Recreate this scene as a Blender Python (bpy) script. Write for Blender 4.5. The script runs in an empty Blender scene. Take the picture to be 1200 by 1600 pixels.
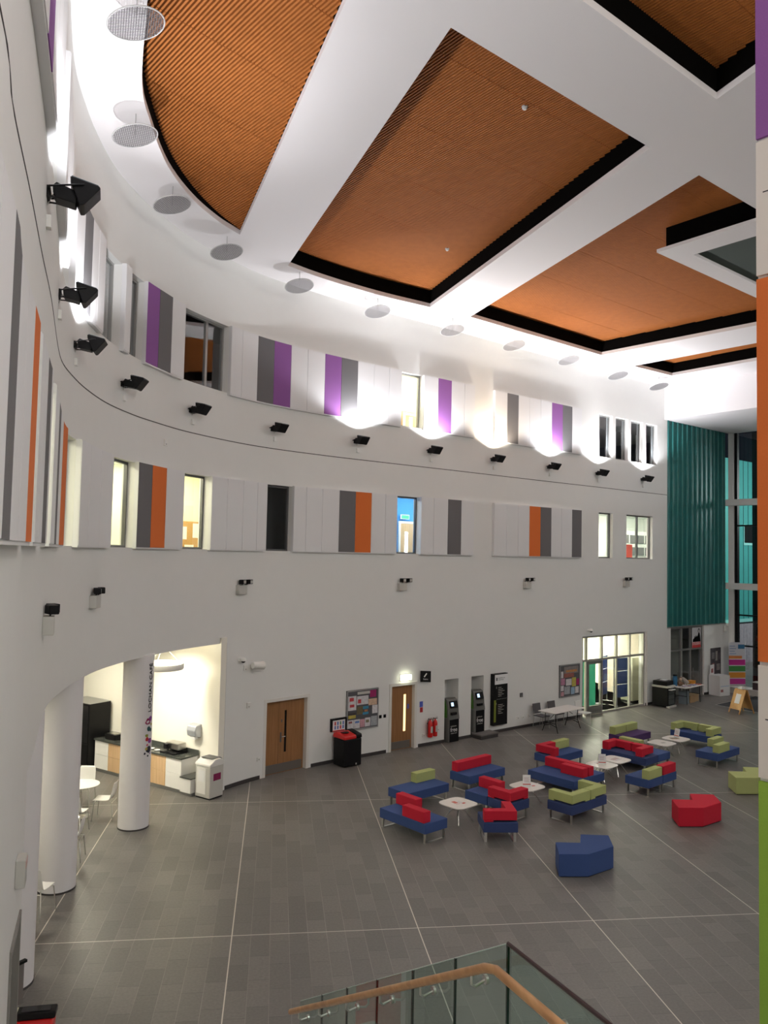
import bpy, bmesh, math, random
import numpy as np
from mathutils import Vector, Matrix
from mathutils.geometry import tessellate_polygon
random.seed(7)
SC = bpy.context.scene
COL = SC.collection
PI = math.pi

# ------------------------------------------------------------------ camera
H = 6.2
FPX = 1240.0
roll = math.atan(.0207); pitch = math.atan(66*math.cos(roll)/FPX)
F = np.array([0, math.cos(pitch), math.sin(pitch)]); R0 = np.array([1, 0, 0.]); U0 = np.cross(R0, F)
RT = math.cos(roll)*R0 + math.sin(roll)*U0
UP = -math.sin(roll)*R0 + math.cos(roll)*U0
cd = bpy.data.cameras.new('camera'); cam = bpy.data.objects.new('camera', cd); COL.objects.link(cam)
cd.sensor_fit = 'AUTO'; cd.sensor_width = 36; cd.lens = FPX/1600*36; cd.clip_end = 200; cd.clip_start = .05
M = Matrix([[RT[i], UP[i], -F[i], [0, 0, H][i]] for i in range(3)] + [[0, 0, 0, 1]])
cam.matrix_world = M
SC.camera = cam

# ------------------------------------------------------------------ world, view, large lights
w = bpy.data.worlds.new('night'); SC.world = w; w.use_nodes = True
w.node_tree.nodes['Background'].inputs[0].default_value = (.02, .025, .035, 1)
w.node_tree.nodes['Background'].inputs[1].default_value = .35
SC.view_settings.view_transform = 'Standard'; SC.view_settings.look = 'None'
SC.view_settings.gamma = 1; SC.view_settings.exposure = 0.0; SC.view_settings.use_curve_mapping = False
SC.cycles.use_denoising = True
SC.cycles.max_bounces = 8; SC.cycles.diffuse_bounces = 5; SC.cycles.glossy_bounces = 4
SC.cycles.transparent_max_bounces = 12; SC.cycles.sample_clamp_indirect = 8

def area(name, loc, target, sx, sy, power, color=(1, 1, 1)):
    l = bpy.data.lights.new(name, 'AREA'); l.shape = 'RECTANGLE'; l.size = sx; l.size_y = sy; l.energy = power; l.color = color
    o = bpy.data.objects.new(name, l); COL.objects.link(o); o.location = loc
    o.rotation_euler = (Vector(target)-Vector(loc)).to_track_quat('-Z', 'Y').to_euler()
    return o
FLOOD_W = 430      # watts of every burning floodlight
area('unseen_fill_light', (6.6, -1.0, 12.6), (1, 14, 0.0), 4.0, 2.0, 660, (1, .98, .92))  # added fill light behind the viewer, stands for no known fitting
area('unseen_fill_light', (13.5, 9.8, 12.9), (-3.5, 18, 2.5), 6, 2.0, 2600, (1, .98, .93))  # added fill out of view, brightens the left wall and floor
area('unseen_fill_light', (21.5, 17.0, 12.9), (4, 28, 2.5), 6, 2.0, 2700, (1, .98, .93))  # another added fill out of view, aimed at the far wall
area('outdoor_fill_light', (30, 44, 11), (22, 49, 5), 2, 2, 1500, (.95, 1, .95))  # lamp added out of view to brighten the outdoor wall

# ------------------------------------------------------------------ materials
MATS = {}
def mat(name, col, rough=.6, metal=0, emit=0, noise=0, nscale=40, bump=0, bscale=200, spec=.5, ecol=None):
    if name in MATS: return MATS[name]
    m = bpy.data.materials.new(name); m.use_nodes = True; nt = m.node_tree; N = nt.nodes; L = nt.links
    b = N['Principled BSDF']
    b.inputs['Base Color'].default_value = (*col, 1); b.inputs['Roughness'].default_value = rough
    b.inputs['Metallic'].default_value = metal; b.inputs['Specular IOR Level'].default_value = spec
    if emit:
        b.inputs['Emission Color'].default_value = (*(ecol or col), 1); b.inputs['Emission Strength'].default_value = emit
    if noise or bump:
        tc = N.new('ShaderNodeTexCoord'); nz = N.new('ShaderNodeTexNoise'); nz.inputs['Scale'].default_value = nscale
        nz.inputs['Detail'].default_value = 3
        L.new(tc.outputs['Object'], nz.inputs['Vector'])
        if noise:
            mx = N.new('ShaderNodeMix'); mx.data_type = 'RGBA'
            mx.inputs[6].default_value = (*[max(0, c*(1-noise)) for c in col], 1)
            mx.inputs[7].default_value = (*[min(1, c*(1+noise)) for c in col], 1)
            L.new(nz.outputs['Fac'], mx.inputs[0]); L.new(mx.outputs[2], b.inputs['Base Color'])
        if bump:
            n2 = N.new('ShaderNodeTexNoise'); n2.inputs['Scale'].default_value = bscale; L.new(tc.outputs['Object'], n2.inputs['Vector'])
            bp = N.new('ShaderNodeBump'); bp.inputs['Strength'].default_value = bump; bp.inputs['Distance'].default_value = .01
            L.new(n2.outputs['Fac'], bp.inputs['Height']); L.new(bp.outputs[0], b.inputs['Normal'])
    MATS[name] = m
    return m

def wood(name, c1, c2, rough=.4, axis='Z', scale=1.0):
    if name in MATS: return MATS[name]
    m = bpy.data.materials.new(name); m.use_nodes = True; nt = m.node_tree; N = nt.nodes; L = nt.links
    b = N['Principled BSDF']; b.inputs['Roughness'].default_value = rough
    tc = N.new('ShaderNodeTexCoord'); mp = N.new('ShaderNodeMapping')
    s = {'X': (2, 30, 30), 'Y': (30, 2, 30), 'Z': (30, 30, 2)}[axis]
    mp.inputs['Scale'].default_value = tuple(v*scale for v in s)
    nz = N.new('ShaderNodeTexNoise'); nz.inputs['Scale'].default_value = 1.0; nz.inputs['Detail'].default_value = 4; nz.inputs['Distortion'].default_value = .6
    cr = N.new('ShaderNodeValToRGB'); cr.color_ramp.elements[0].position = .3; cr.color_ramp.elements[1].position = .7
    cr.color_ramp.elements[0].color = (*c1, 1); cr.color_ramp.elements[1].color = (*c2, 1)
    L.new(tc.outputs['Object'], mp.inputs[0]); L.new(mp.outputs[0], nz.inputs['Vector']); L.new(nz.outputs['Fac'], cr.inputs[0])
    L.new(cr.outputs[0], b.inputs['Base Color'])
    MATS[name] = m
    return m

def glass_mat(name, tint=(1, 1, 1), refl=1.0, rough=0.0):
    if name in MATS: return MATS[name]
    m = bpy.data.materials.new(name); m.use_nodes = True; nt = m.node_tree; N = nt.nodes; L = nt.links
    N.remove(N['Principled BSDF']); out = N['Material Output']
    t = N.new('ShaderNodeBsdfTransparent'); t.inputs[0].default_value = (*tint, 1)
    g = N.new('ShaderNodeBsdfGlossy'); g.inputs['Roughness'].default_value = rough; g.inputs[0].default_value = (1, 1, 1, 1)
    fr = N.new('ShaderNodeFresnel'); fr.inputs[0].default_value = 1.5
    mu = N.new('ShaderNodeMath'); mu.operation = 'MULTIPLY'; mu.inputs[1].default_value = refl; mu.use_clamp = True
    mx = N.new('ShaderNodeMixShader')
    ge = N.new('ShaderNodeNewGeometry'); inv = N.new('ShaderNodeMath'); inv.operation = 'SUBTRACT'; inv.inputs[0].default_value = 1.0; L.new(ge.outputs['Backfacing'], inv.inputs[1])
    m3 = N.new('ShaderNodeMath'); m3.operation = 'MULTIPLY'; L.new(fr.outputs[0], m3.inputs[0]); L.new(inv.outputs[0], m3.inputs[1])
    L.new(m3.outputs[0], mu.inputs[0]); L.new(mu.outputs[0], mx.inputs[0]); L.new(t.outputs[0], mx.inputs[1]); L.new(g.outputs[0], mx.inputs[2])
    L.new(mx.outputs[0], out.inputs[0])
    MATS[name] = m
    return m

def floor_mat():
    m = bpy.data.materials.new('slate_floor_tiles'); m.use_nodes = True; nt = m.node_tree; N = nt.nodes; L = nt.links
    b = N['Principled BSDF']
    tc = N.new('ShaderNodeTexCoord')
    def val(x):
        return x
    def mth(op, a, b_=None, clamp=False):
        n = N.new('ShaderNodeMath'); n.operation = op; n.use_clamp = clamp
        for i, x in enumerate((a, b_)):
            if x is None: continue
            if isinstance(x, (int, float)): n.inputs[i].default_value = x
            else: L.new(x, n.inputs[i])
        return n.outputs[0]
    sp = N.new('ShaderNodeSeparateXYZ'); L.new(tc.outputs['Object'], sp.inputs[0])
    X, Y = sp.outputs[0], sp.outputs[1]
    ld = (-.1323, .9912)
    a = mth('ADD', mth('ADD', mth('MULTIPLY', X, ld[0]), mth('MULTIPLY', Y, ld[1])), -13.35)
    p = mth('ADD', mth('ADD', mth('MULTIPLY', X, ld[1]), mth('MULTIPLY', Y, -ld[0])), .552)
    cb = N.new('ShaderNodeCombineXYZ'); L.new(a, cb.inputs[0]); L.new(p, cb.inputs[1])
    br = N.new('ShaderNodeTexBrick'); L.new(cb.outputs[0], br.inputs['Vector'])
    br.offset = .37; br.offset_frequency = 2; br.squash = 1
    br.inputs['Scale'].default_value = 1; br.inputs['Brick Width'].default_value = .69; br.inputs['Row Height'].default_value = .305
    br.inputs['Mortar Size'].default_value = .0035; br.inputs['Mortar Smooth'].default_value = .3
    br.inputs['Color1'].default_value = (.140, .131, .122, 1); br.inputs['Color2'].default_value = (.178, .166, .154, 1)
    br.inputs['Mortar'].default_value = (.07, .067, .065, 1)
    def line(coord, period, hw):
        f = mth('FRACT', mth('ADD', mth('DIVIDE', coord, period), 100.5))
        d = mth('MULTIPLY', mth('ABSOLUTE', mth('SUBTRACT', f, .5)), period)
        return mth('LESS_THAN', d, hw)
    nz = N.new('ShaderNodeTexNoise'); nz.inputs['Scale'].default_value = .5; L.new(tc.outputs['Object'], nz.inputs['Vector'])
    thin = mth('MULTIPLY', line(p, .305, .0035), mth('MULTIPLY', nz.outputs['Fac'], .9))
    bold = mth('MAXIMUM', line(p, 3.05, .0085), line(a, 6.91, .0085))
    n2 = N.new('ShaderNodeTexNoise'); n2.inputs['Scale'].default_value = 25; n2.inputs['Detail'].default_value = 5; L.new(tc.outputs['Object'], n2.inputs['Vector'])
    m0 = N.new('ShaderNodeMix'); m0.data_type = 'RGBA'; m0.blend_type = 'OVERLAY'; m0.inputs[0].default_value = .25
    L.new(br.outputs['Color'], m0.inputs[6]); L.new(n2.outputs['Fac'], m0.inputs[7])
    m1 = N.new('ShaderNodeMix'); m1.data_type = 'RGBA'; m1.inputs[7].default_value = (.42, .39, .35, 1)
    L.new(thin, m1.inputs[0]); L.new(m0.outputs[2], m1.inputs[6])
    m2 = N.new('ShaderNodeMix'); m2.data_type = 'RGBA'; m2.inputs[7].default_value = (.62, .57, .50, 1)
    L.new(bold, m2.inputs[0]); L.new(m1.outputs[2], m2.inputs[6])
    L.new(m2.outputs[2], b.inputs['Base Color'])
    b.inputs['Roughness'].default_value = .42; b.inputs['Specular IOR Level'].default_value = .35
    return m

WHITE = mat('white_wall_paint', (.79, .79, .77), .7, noise=.015, nscale=3)
SOFFIT = mat('white_soffit_paint', (.80, .775, .78), .75)
WPANEL = mat('white_wall_board', (.78, .78, .79), .6)
GREYF = mat('grey_felt', (.155, .15, .155), .95, noise=.18, nscale=120)
ORANGEF = mat('orange_felt', (.72, .17, .035), .95, noise=.08, nscale=120)
PURPLEF = mat('purple_felt', (.27, .10, .33), .95, noise=.10, nscale=120)
GREENF = mat('green_felt', (.30, .48, .06), .95, noise=.10, nscale=120)
SKIRT = mat('dark_skirting', (.05, .045, .045), .5)
SEAM = mat('dark_seam', (.05, .045, .045), .8)
BLACKP = mat('black_void_paint', (.0025, .0022, .002), .9, spec=.05)
BLACK = mat('black_metal', (.006, .006, .007), .45, spec=.2)
BLACKPL = mat('black_plastic', (.007, .007, .008), .45, noise=.1, spec=.2)
DGREY = mat('dark_grey_metal', (.13, .13, .135), .45, metal=.3)
GREYM = mat('grey_metal', (.33, .33, .32), .4, metal=.4)
CHROME = mat('brushed_chrome', (.62, .61, .58), .28, metal=1)
BLUE = mat('blue_fabric', (.035, .07, .21), .95, noise=.25, nscale=160, bump=.15)
NAVY = mat('navy_fabric', (.03, .05, .15), .95, noise=.25, nscale=160, bump=.15)
PURP = mat('plum_fabric', (.07, .03, .12), .95, noise=.2, nscale=160)
RED = mat('red_fabric', (.52, .008, .03), .95, noise=.2, nscale=160, bump=.15)
LIME = mat('lime_fabric', (.40, .44, .17), .95, noise=.15, nscale=160, bump=.15)
TABLEW = mat('white_laminate', (.80, .76, .72), .35)
PAPER = mat('white_paper', (.82, .82, .82), .7)
WPLAST = mat('white_plastic', (.80, .79, .76), .35)
GPLAST = mat('light_grey_plastic', (.55, .54, .50), .45)
REDP = mat('red_plastic', (.62, .015, .015), .3)
SLAT = mat('slat_timber', (.41, .135, .028), .75, noise=.14, nscale=5, spec=.3)
BACKB = mat('slat_backing', (.035, .010, .003), .85)
DOORW = wood('door_oak', (.27, .125, .045), (.36, .175, .07), .45, 'Z', .6)
PALEW = wood('pale_oak_front', (.55, .36, .19), (.66, .45, .26), .5, 'Z', .6)
HANDW = wood('handrail_oak', (.40, .20, .08), (.55, .30, .13), .35, 'Y', .7)
BOARDW = wood('a_board_oak', (.55, .29, .09), (.65, .37, .13), .5, 'Z', .6)
TEAL = mat('teal_cladding', (.018, .16, .155), .45, noise=.25, nscale=2.5, metal=.1)
TEALX = mat('teal_outdoor_cladding', (.05, .30, .28), .5, noise=.15, nscale=1.5)
TEALD = mat('teal_joint', (.004, .04, .045), .7)
GREYG = mat('green_grey_panel', (.055, .075, .065), .8, noise=.1)
GLASS = glass_mat('window_glass', (.96, .98, .97), 1.2)
GLASSD = glass_mat('dark_room_glass', (.90, .93, .95), 2.2)
BGLASS = glass_mat('balustrade_glass', (.80, .90, .87), 1.2)
COUNTER = mat('dark_stone_worktop', (.06, .065, .06), .2)
ROOMY = mat('cream_room_paint', (.80, .78, .60), .8)
ROOMW = mat('white_room_paint', (.85, .87, .84), .8)
ROOMD = mat('unlit_room_dark', (.10, .10, .11), .8)  # darkness of rooms without a lamp, put into the colour
ROOMB = mat('blue_room_paint', (.06, .28, .62), .8)
FLOORR = mat('carpet', (.12, .12, .12), .9)
CARD = mat('cardboard', (.42, .27, .14), .8)
LAMPW = mat('lamp_diffuser_warm', (1, .95, .78), .5, emit=26, ecol=(1, .93, .72))
LAMPB = mat('lamp_diffuser_bright', (1, .97, .85), .5, emit=48, ecol=(1, .96, .80))
LAMPCAFE = mat('lamp_diffuser_cafe', (1, .97, .85), .5, emit=75, ecol=(1, .94, .76))
LAMPE = mat('lamp_diffuser_entrance', (1, .97, .85), .5, emit=230, ecol=(1, .97, .78))
LAMPC = mat('lamp_diffuser_cool', (1, 1, 1), .5, emit=18, ecol=(.95, 1, .96))

# ------------------------------------------------------------------ mesh builder
class MB:
    def __init__(self): self.v = []; self.f = []; self.m = []
    def add(self, vs, fs, mi=0):
        k = len(self.v); self.v += [tuple(map(float, p)) for p in vs]
        for f in fs: self.f.append([i+k for i in f]); self.m.append(mi)
        return self
    def box(self, x0, x1, y0, y1, z0, z1, mi=0, T=None):
        vs = [(x, y, z) for z in (z0, z1) for y in (y0, y1) for x in (x0, x1)]
        if T is not None: vs = [tuple(T @ Vector(p)) for p in vs]
        return self.add(vs, [(0, 2, 3, 1), (4, 5, 7, 6), (0, 1, 5, 4), (2, 6, 7, 3), (0, 4, 6, 2), (1, 3, 7, 5)], mi)
    def prism(self, poly, z0, z1, mi=0, holes=()):
        loops = [list(poly)] + [list(h) for h in holes]
        flat = [p for l in loops for p in l]
        tris = tessellate_polygon([[Vector((p[0], p[1], 0)) for p in l] for l in loops])
        n = len(flat); vs = [(p[0], p[1], z0) for p in flat] + [(p[0], p[1], z1) for p in flat]
        fs = []
        for t in tris:
            a, b_, c = [Vector((*flat[i], 0)) if len(flat[i]) == 2 else Vector(flat[i]) for i in t]
            up = (b_-a).cross(c-a).z > 0
            t2 = list(t) if up else list(reversed(t))
            fs.append([i+n for i in t2]); fs.append(list(reversed(t2)))
        k = 0
        for li, l in enumerate(loops):
            ar = sum(l[i][0]*l[(i+1) % len(l)][1]-l[(i+1) % len(l)][0]*l[i][1] for i in range(len(l)))
            ccw = (ar > 0) == (li == 0)
            for i in range(len(l)):
                a, b_ = k+i, k+(i+1) % len(l)
                fs.append([a, b_, b_+n, a+n] if ccw else [b_, a, a+n, b_+n])
            k += len(l)
        return self.add(vs, fs, mi)
    def ext(self, prof, p0, p1, axis='X', mi=0):
        """profile in the (Y,Z) plane swept along X from p0 to p1 (axis X), or in (X,Z) along Y"""
        n = len(prof)
        if axis == 'X': vs = [(p0, a, b) for a, b in prof] + [(p1, a, b) for a, b in prof]
        elif axis == 'Y': vs = [(a, p0, b) for a, b in prof] + [(a, p1, b) for a, b in prof]
        else: vs = [(a, b, p0) for a, b in prof] + [(a, b, p1) for a, b in prof]
        fs = [list(range(n)), list(range(2*n-1, n-1, -1))] + [[i, i+n, (i+1) % n+n, (i+1) % n] for i in range(n)]
        return self.add(vs, fs, mi)
    def tube(self, path, r, n=8, mi=0, closed=False, r2=None):
        P = [Vector(p) for p in path]; k = len(P); vs = []; fs = []
        prev = None
        for i, p in enumerate(P):
            if closed: d = (P[(i+1) % k]-P[i-1])
            else: d = P[min(i+1, k-1)]-P[max(i-1, 0)]
            d.normalize()
            if prev is None:
                a = d.orthogonal().normalized()
            else:
                a = (prev - d*prev.dot(d))
                a = a.normalized() if a.length > 1e-6 else d.orthogonal().normalized()
            prev = a; b_ = d.cross(a)
            rr = r if r2 is None else r+(r2-r)*i/(k-1)
            vs += [tuple(p+(a*math.cos(2*PI*j/n)+b_*math.sin(2*PI*j/n))*rr) for j in range(n)]
        m = k if closed else k-1
        for i in range(m):
            for j in range(n):
                a0 = i*n+j; a1 = i*n+(j+1) % n; b0 = ((i+1) % k)*n+j; b1 = ((i+1) % k)*n+(j+1) % n
                fs.append([a0, a1, b1, b0])
        if not closed: fs += [list(range(n-1, -1, -1)), list(range((k-1)*n, k*n))]
        return self.add(vs, fs, mi)
    def cyl(self, c, r, z0, z1, n=24, mi=0, r2=None):
        r2 = r if r2 is None else r2
        vs = [(c[0]+r*math.cos(2*PI*i/n), c[1]+r*math.sin(2*PI*i/n), z0) for i in range(n)] + [(c[0]+r2*math.cos(2*PI*i/n), c[1]+r2*math.sin(2*PI*i/n), z1) for i in range(n)]
        return self.add(vs, [list(range(n-1, -1, -1)), list(range(n, 2*n))]+[[i, (i+1) % n, (i+1) % n+n, i+n] for i in range(n)], mi)
    def lathe(self, prof, c=(0, 0), n=24, mi=0):
        k = len(prof); vs = [(c[0]+r*math.cos(2*PI*j/n), c[1]+r*math.sin(2*PI*j/n), z) for r, z in prof for j in range(n)]
        fs = [[i*n+j, i*n+(j+1) % n, (i+1)*n+(j+1) % n, (i+1)*n+j] for i in range(k-1) for j in range(n)]
        fs += [list(range(n-1, -1, -1)), list(range((k-1)*n, k*n))]
        return self.add(vs, fs, mi)
    def build(self, name, mats, parent=None, origin=(0, 0, 0), bevel=0, smooth=None, segs=2):
        me = bpy.data.meshes.new(name)
        me.from_pydata([(p[0]-origin[0], p[1]-origin[1], p[2]-origin[2]) for p in self.v], [], self.f)
        if not isinstance(mats, (list, tuple)): mats = [mats]
        for m in mats: me.materials.append(m)
        me.polygons.foreach_set('material_index', self.m)
        if smooth is not None:
            me.shade_smooth(); me.set_sharp_from_angle(angle=math.radians(smooth))
        me.update()
        o = bpy.data.objects.new(name, me); COL.objects.link(o)
        if parent is not None: o.parent = parent
        if bevel:
            b_ = o.modifiers.new('edge', 'BEVEL'); b_.width = bevel; b_.segments = segs; b_.limit_method = 'ANGLE'; b_.harden_normals = False
        return o

def place(o, loc=(0, 0, 0), rz=0): o.location = loc; o.rotation_euler = (0, 0, rz); return o
def tag(o, label, cat, group=None):
    o['label'] = label; o['category'] = cat
    if group: o['group'] = group
    return o
def thing(name, label, cat, loc=(0, 0, 0), rz=0, group=None):
    o = bpy.data.objects.new(name, None); COL.objects.link(o); o.empty_display_size = .1
    place(o, loc, rz); return tag(o, label, cat, group)
def struct(o): o['kind'] = 'structure'; return o
def sthing(name, loc=(0, 0, 0), rz=0):
    o = bpy.data.objects.new(name, None); COL.objects.link(o); place(o, loc, rz); return struct(o)
def text(body, size, parent, loc, m, name='lettering', rot=(PI/2, 0, 0), align='LEFT', extrude=.001, stretch=1):
    cu = bpy.data.curves.new(name, 'FONT'); cu.body = body; cu.size = size; cu.extrude = extrude; cu.align_x = align
    tmp = bpy.data.objects.new(name, cu); me = bpy.data.meshes.new_from_object(tmp); bpy.data.objects.remove(tmp)
    me.materials.clear(); me.materials.append(m)
    o = bpy.data.objects.new(name, me); COL.objects.link(o); o.parent = parent; o.location = loc; o.rotation_euler = rot; o.scale = (stretch, 1, 1)
    return o
def dup(root, loc=None, rz=None, label=None, group=None):
    def cp(o, par):
        c = o.copy(); COL.objects.link(c); c.parent = par
        for ch in list(o.children): cp(ch, c)
        return c
    r = cp(root, None)
    if loc is not None: r.location = loc
    if rz is not None: r.rotation_euler = (0, 0, rz)
    if label: r['label'] = label
    if group: r['group'] = group
    return r

# ------------------------------------------------------------------ the long curved wall
WP = [(-1.2, 0), (-1.45, 2), (-2.16, 4.23), (-2.5, 5.08), (-2.94, 6.33), (-3.45, 7.75), (-3.93, 9.11), (-4.73, 11.25), (-5.09, 12.31), (-5.3, 13.25),
      (-5.47, 14.3), (-5.57, 15.6), (-5.5, 16.7), (-5.32, 17.7), (-4.79, 19.45), (-3.6, 21.6), (-1.95, 23.35), (0.0, 25.0), (2.3, 26.85), (4.65, 28.8), (8.2, 31.7), (12.6, 35.25)]
def catmull(P, n=20):
    P = [np.array(p, float) for p in P]; out = []
    Q = [2*P[0]-P[1]]+P+[2*P[-1]-P[-2]]
    for i in range(1, len(Q)-2):
        for k in range(n):
            t = k/n; a, b, c, d = Q[i-1:i+3]
            out.append(.5*((2*b)+(-a+c)*t+(2*a-5*b+4*c-d)*t*t+(-a+3*b-3*c+d)*t**3))
    out.append(P[-1]); return np.array(out)
CV = catmull(WP); SV = np.r_[0, np.cumsum(np.hypot(*np.diff(CV, axis=0).T))]
TV = np.gradient(CV, axis=0); TV /= np.hypot(*TV.T)[:, None]
for _ in range(6):
    TV[1:-1] = (TV[:-2]+2*TV[1:-1]+TV[2:])/4
TV /= np.hypot(*TV.T)[:, None]
SEND = SV[-1]
def tan_at(s): t = np.array([np.interp(s, SV, TV[:, 0]), np.interp(s, SV, TV[:, 1])]); return t/np.hypot(*t)
def pos(s, off=0):
    """point on the curved wall; off > 0 is on the hall side"""
    p = np.array([np.interp(s, SV, CV[:, 0]), np.interp(s, SV, CV[:, 1])]); t = tan_at(s)
    if s > SEND: p = p+t*(s-SEND)
    if s < 0: p = p+t*s
    return p+np.array([t[1], -t[0]])*off
def srange(s0, s1, step=.3):
    n = max(1, int(math.ceil((s1-s0)/step))); return [s0+(s1-s0)*i/n for i in range(n+1)]
def curved_slab(mb, s0, s1, z0, z1, o0, o1, mi=0, step=.3):
    S = srange(s0, s1, step); n = len(S); vs = []
    for s in S:
        a, b = pos(s, o0), pos(s, o1)
        vs += [(a[0], a[1], z0), (b[0], b[1], z0), (b[0], b[1], z1), (a[0], a[1], z1)]
    fs = [[0, 1, 2, 3], [4*(n-1)+3, 4*(n-1)+2, 4*(n-1)+1, 4*(n-1)]]
    for i in range(n-1):
        for j in range(4):
            a, b = 4*i+j, 4*i+(j+1) % 4; fs.append([b, a, a+4, b+4])
    return mb.add(vs, fs, mi)
def wthing(name, label, cat, s, z, group=None, off=0):
    t = tan_at(s); p = pos(s, off)
    return thing(name, label, cat, (p[0], p[1], z), math.atan2(t[1], t[0]), group)
def wstruct(name, s, z, off=0):
    t = tan_at(s); p = pos(s, off)
    return sthing(name, (p[0], p[1], z), math.atan2(t[1], t[0]))

CEIL = 13.9
CAFE_H = 3.8
OB = (6.23, 8.10); UB = (10.31, 12.13)      # the two window bands
OWIN = [(6.88, 7.2), (8.85, 9.5), (13.14, 14.45), (16.62, 17.88), (19.89, 21.0), (23.17, 24.15), (28.13, 29.15), (38.9, 39.85), (40.82, 42.75)]
UWIN = [(8.6, 9.6), (12.0, 13.2), (15.64, 16.9), (17.2, 18.0), (19.7, 21.6), (28.22, 29.18), (38.9, 39.8), (40.03, 40.9), (41.12, 42.0), (42.24, 43.1)]
holes = [(9.0, 21.91, -1, CAFE_H), (7.9, 8.85, -1, 2.45), (23.36, 24.98, -1, 2.12), (28.03, 29.17, -1, 2.12),
         (30.42, 31.06, -1, 2.06), (31.68, 32.3, -1, 2.06), (37.89, 42.2, -1, 3.12)]
holes += [(a, b, OB[0], OB[1]-.02) for a, b in OWIN] + [(a, b, UB[0]+.04, UB[1]-.02) for a, b in UWIN]
def build_wall():
    S = sorted(set([round(v, 4) for h in holes for v in h[:2]] + [0, round(SEND, 4)]))
    S2 = []
    for a, b in zip(S[:-1], S[1:]): S2 += srange(a, b, .3)[:-1]
    S = S2+[S[-1]]; Z = sorted(set([0, CEIL+.7]+[h[3] for h in holes]+[h[2] for h in holes if h[2] > 0]))
    TH = -.3
    def solid(i, j):
        if i < 0 or j < 0 or i >= len(S)-1 or j >= len(Z)-1: return False
        s = (S[i]+S[i+1])/2; z = (Z[j]+Z[j+1])/2
        return not any(a < s < b and c < z < d for a, b, c, d in holes)
    idx = {}; vs = []; fs = []
    def V(i, j, side):
        k = (i, j, side)
        if k not in idx:
            p = pos(S[i], 0 if side == 0 else TH); idx[k] = len(vs); vs.append((p[0], p[1], Z[j]))
        return idx[k]
    for i in range(len(S)-1):
        for j in range(len(Z)-1):
            if not solid(i, j): continue
            fs.append([V(i, j, 0), V(i+1, j, 0), V(i+1, j+1, 0), V(i, j+1, 0)])
            fs.append([V(i+1, j, 1), V(i, j, 1), V(i, j+1, 1), V(i+1, j+1, 1)])
            if not solid(i-1, j): fs.append([V(i, j, 1), V(i, j, 0), V(i, j+1, 0), V(i, j+1, 1)])
            if not solid(i+1, j): fs.append([V(i+1, j, 0), V(i+1, j, 1), V(i+1, j+1, 1), V(i+1, j+1, 0)])
            if not solid(i, j-1): fs.append([V(i, j, 1), V(i+1, j, 1), V(i+1, j, 0), V(i, j, 0)])
            if not solid(i, j+1): fs.append([V(i, j+1, 0), V(i+1, j+1, 0), V(i+1, j+1, 1), V(i, j+1, 1)])
    mb = MB(); mb.add(vs, fs); struct(mb.build('wall_left', WHITE, smooth=35))
build_wall()
mb = MB(); curved_slab(mb, .1, SEND-.02, 9.085, 9.105, -.02, .004); struct(mb.build('trim_1', SEAM, smooth=35))
for a, b in [(21.97, 23.25), (25.08, 27.93), (29.27, 30.42), (31.06, 31.68), (32.3, 37.86), (42.23, SEND)]:
    mb = MB(); curved_slab(mb, a, b, 0, .10, 0, .018); struct(mb.build('baseboard_left', SKIRT))

# ------------------------------------------------------------------ hall shell
UD = np.array([.777, .629]); VD = np.array([.629, -.777])      # along the straight wall / across the hall
FA = np.array([16.9, 38.7])                                     # start of the glass front
FEND = FA+VD*19
NEAR_R = (8.5, 7.3)
struct(MB().box(-22, 45, -6, 62, -.2, 0).build('floor', floor_mat()))
hole1 = [(-.48, 10.12), (-3.65, 18.96), (-4.03, 18.16), (-4.35, 17.01), (-4.49, 15.58), (-4.36, 13.92), (-4.15, 12.74), (-3.47, 10.75), (-2.95, 9.2), (-2.75, 8.27)]
hole1 = [hole1[0]]+[tuple(p) for p in catmull(hole1[1:], 5)]
hole2 = [(.83, 11.2), (4.84, 14.47), (1.3, 24.31)]+[tuple(p) for p in catmull([(1.3, 24.31), (-.13, 23.35), (-1.24, 22.46), (-2.09, 21.67), (-2.72, 20.97)], 5)[1:]]
hole3 = [(2.65, 25.21), (6.16, 15.49), (14.84, 22.44), (8.12, 29.7)]
hole4 = [(9.83, 31.29), (17.6, 22.2), (19.4, 23.4), (11.92, 32.81)]
hole5 = [(5.41, 12.86), (.6, 8.96), (2.35, 4.26), (7.1, 8.26)]
outer = [tuple(pos(s, -.25)) for s in srange(0, SEND, .6)]
outer = [(-1.3, -4.2)] + outer + [tuple(FA+np.array([.2, .3])), tuple(FEND+np.array([.5, 0])), (8.8, 7.0), (8.8, -4.2)]
mb = MB(); mb.prism(outer, CEIL, CEIL+.12, 0, holes=[hole1, hole2, hole3, hole4, hole5])
struct(mb.build('ceiling', SOFFIT))
mb = MB(); mb.prism(outer, CEIL+.75, CEIL+.85); struct(mb.build('roof', BLACKP))
def upstand(mb, poly, z0, z1, th=.03, out=.002):
    n = len(poly); ar = sum(poly[i][0]*poly[(i+1) % n][1]-poly[(i+1) % n][0]*poly[i][1] for i in range(n))
    P = [np.array(p, float) for p in poly]
    if ar < 0: P = P[::-1]
    o1 = []; o2 = []
    for i in range(n):
        a = P[i]-P[i-1]; b = P[(i+1) % n]-P[i]; a /= np.hypot(*a); b /= np.hypot(*b)
        na = np.array([a[1], -a[0]]); nb = np.array([b[1], -b[0]]); m = na+nb; m /= (1+na@nb)
        o1.append(P[i]+m*out); o2.append(P[i]+m*(out+th))
    mb.prism(o2, z0, z1, 0, holes=[o1])
ZS = 14.42; PITCH = .062; SW = .031; SDP = .055
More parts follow.
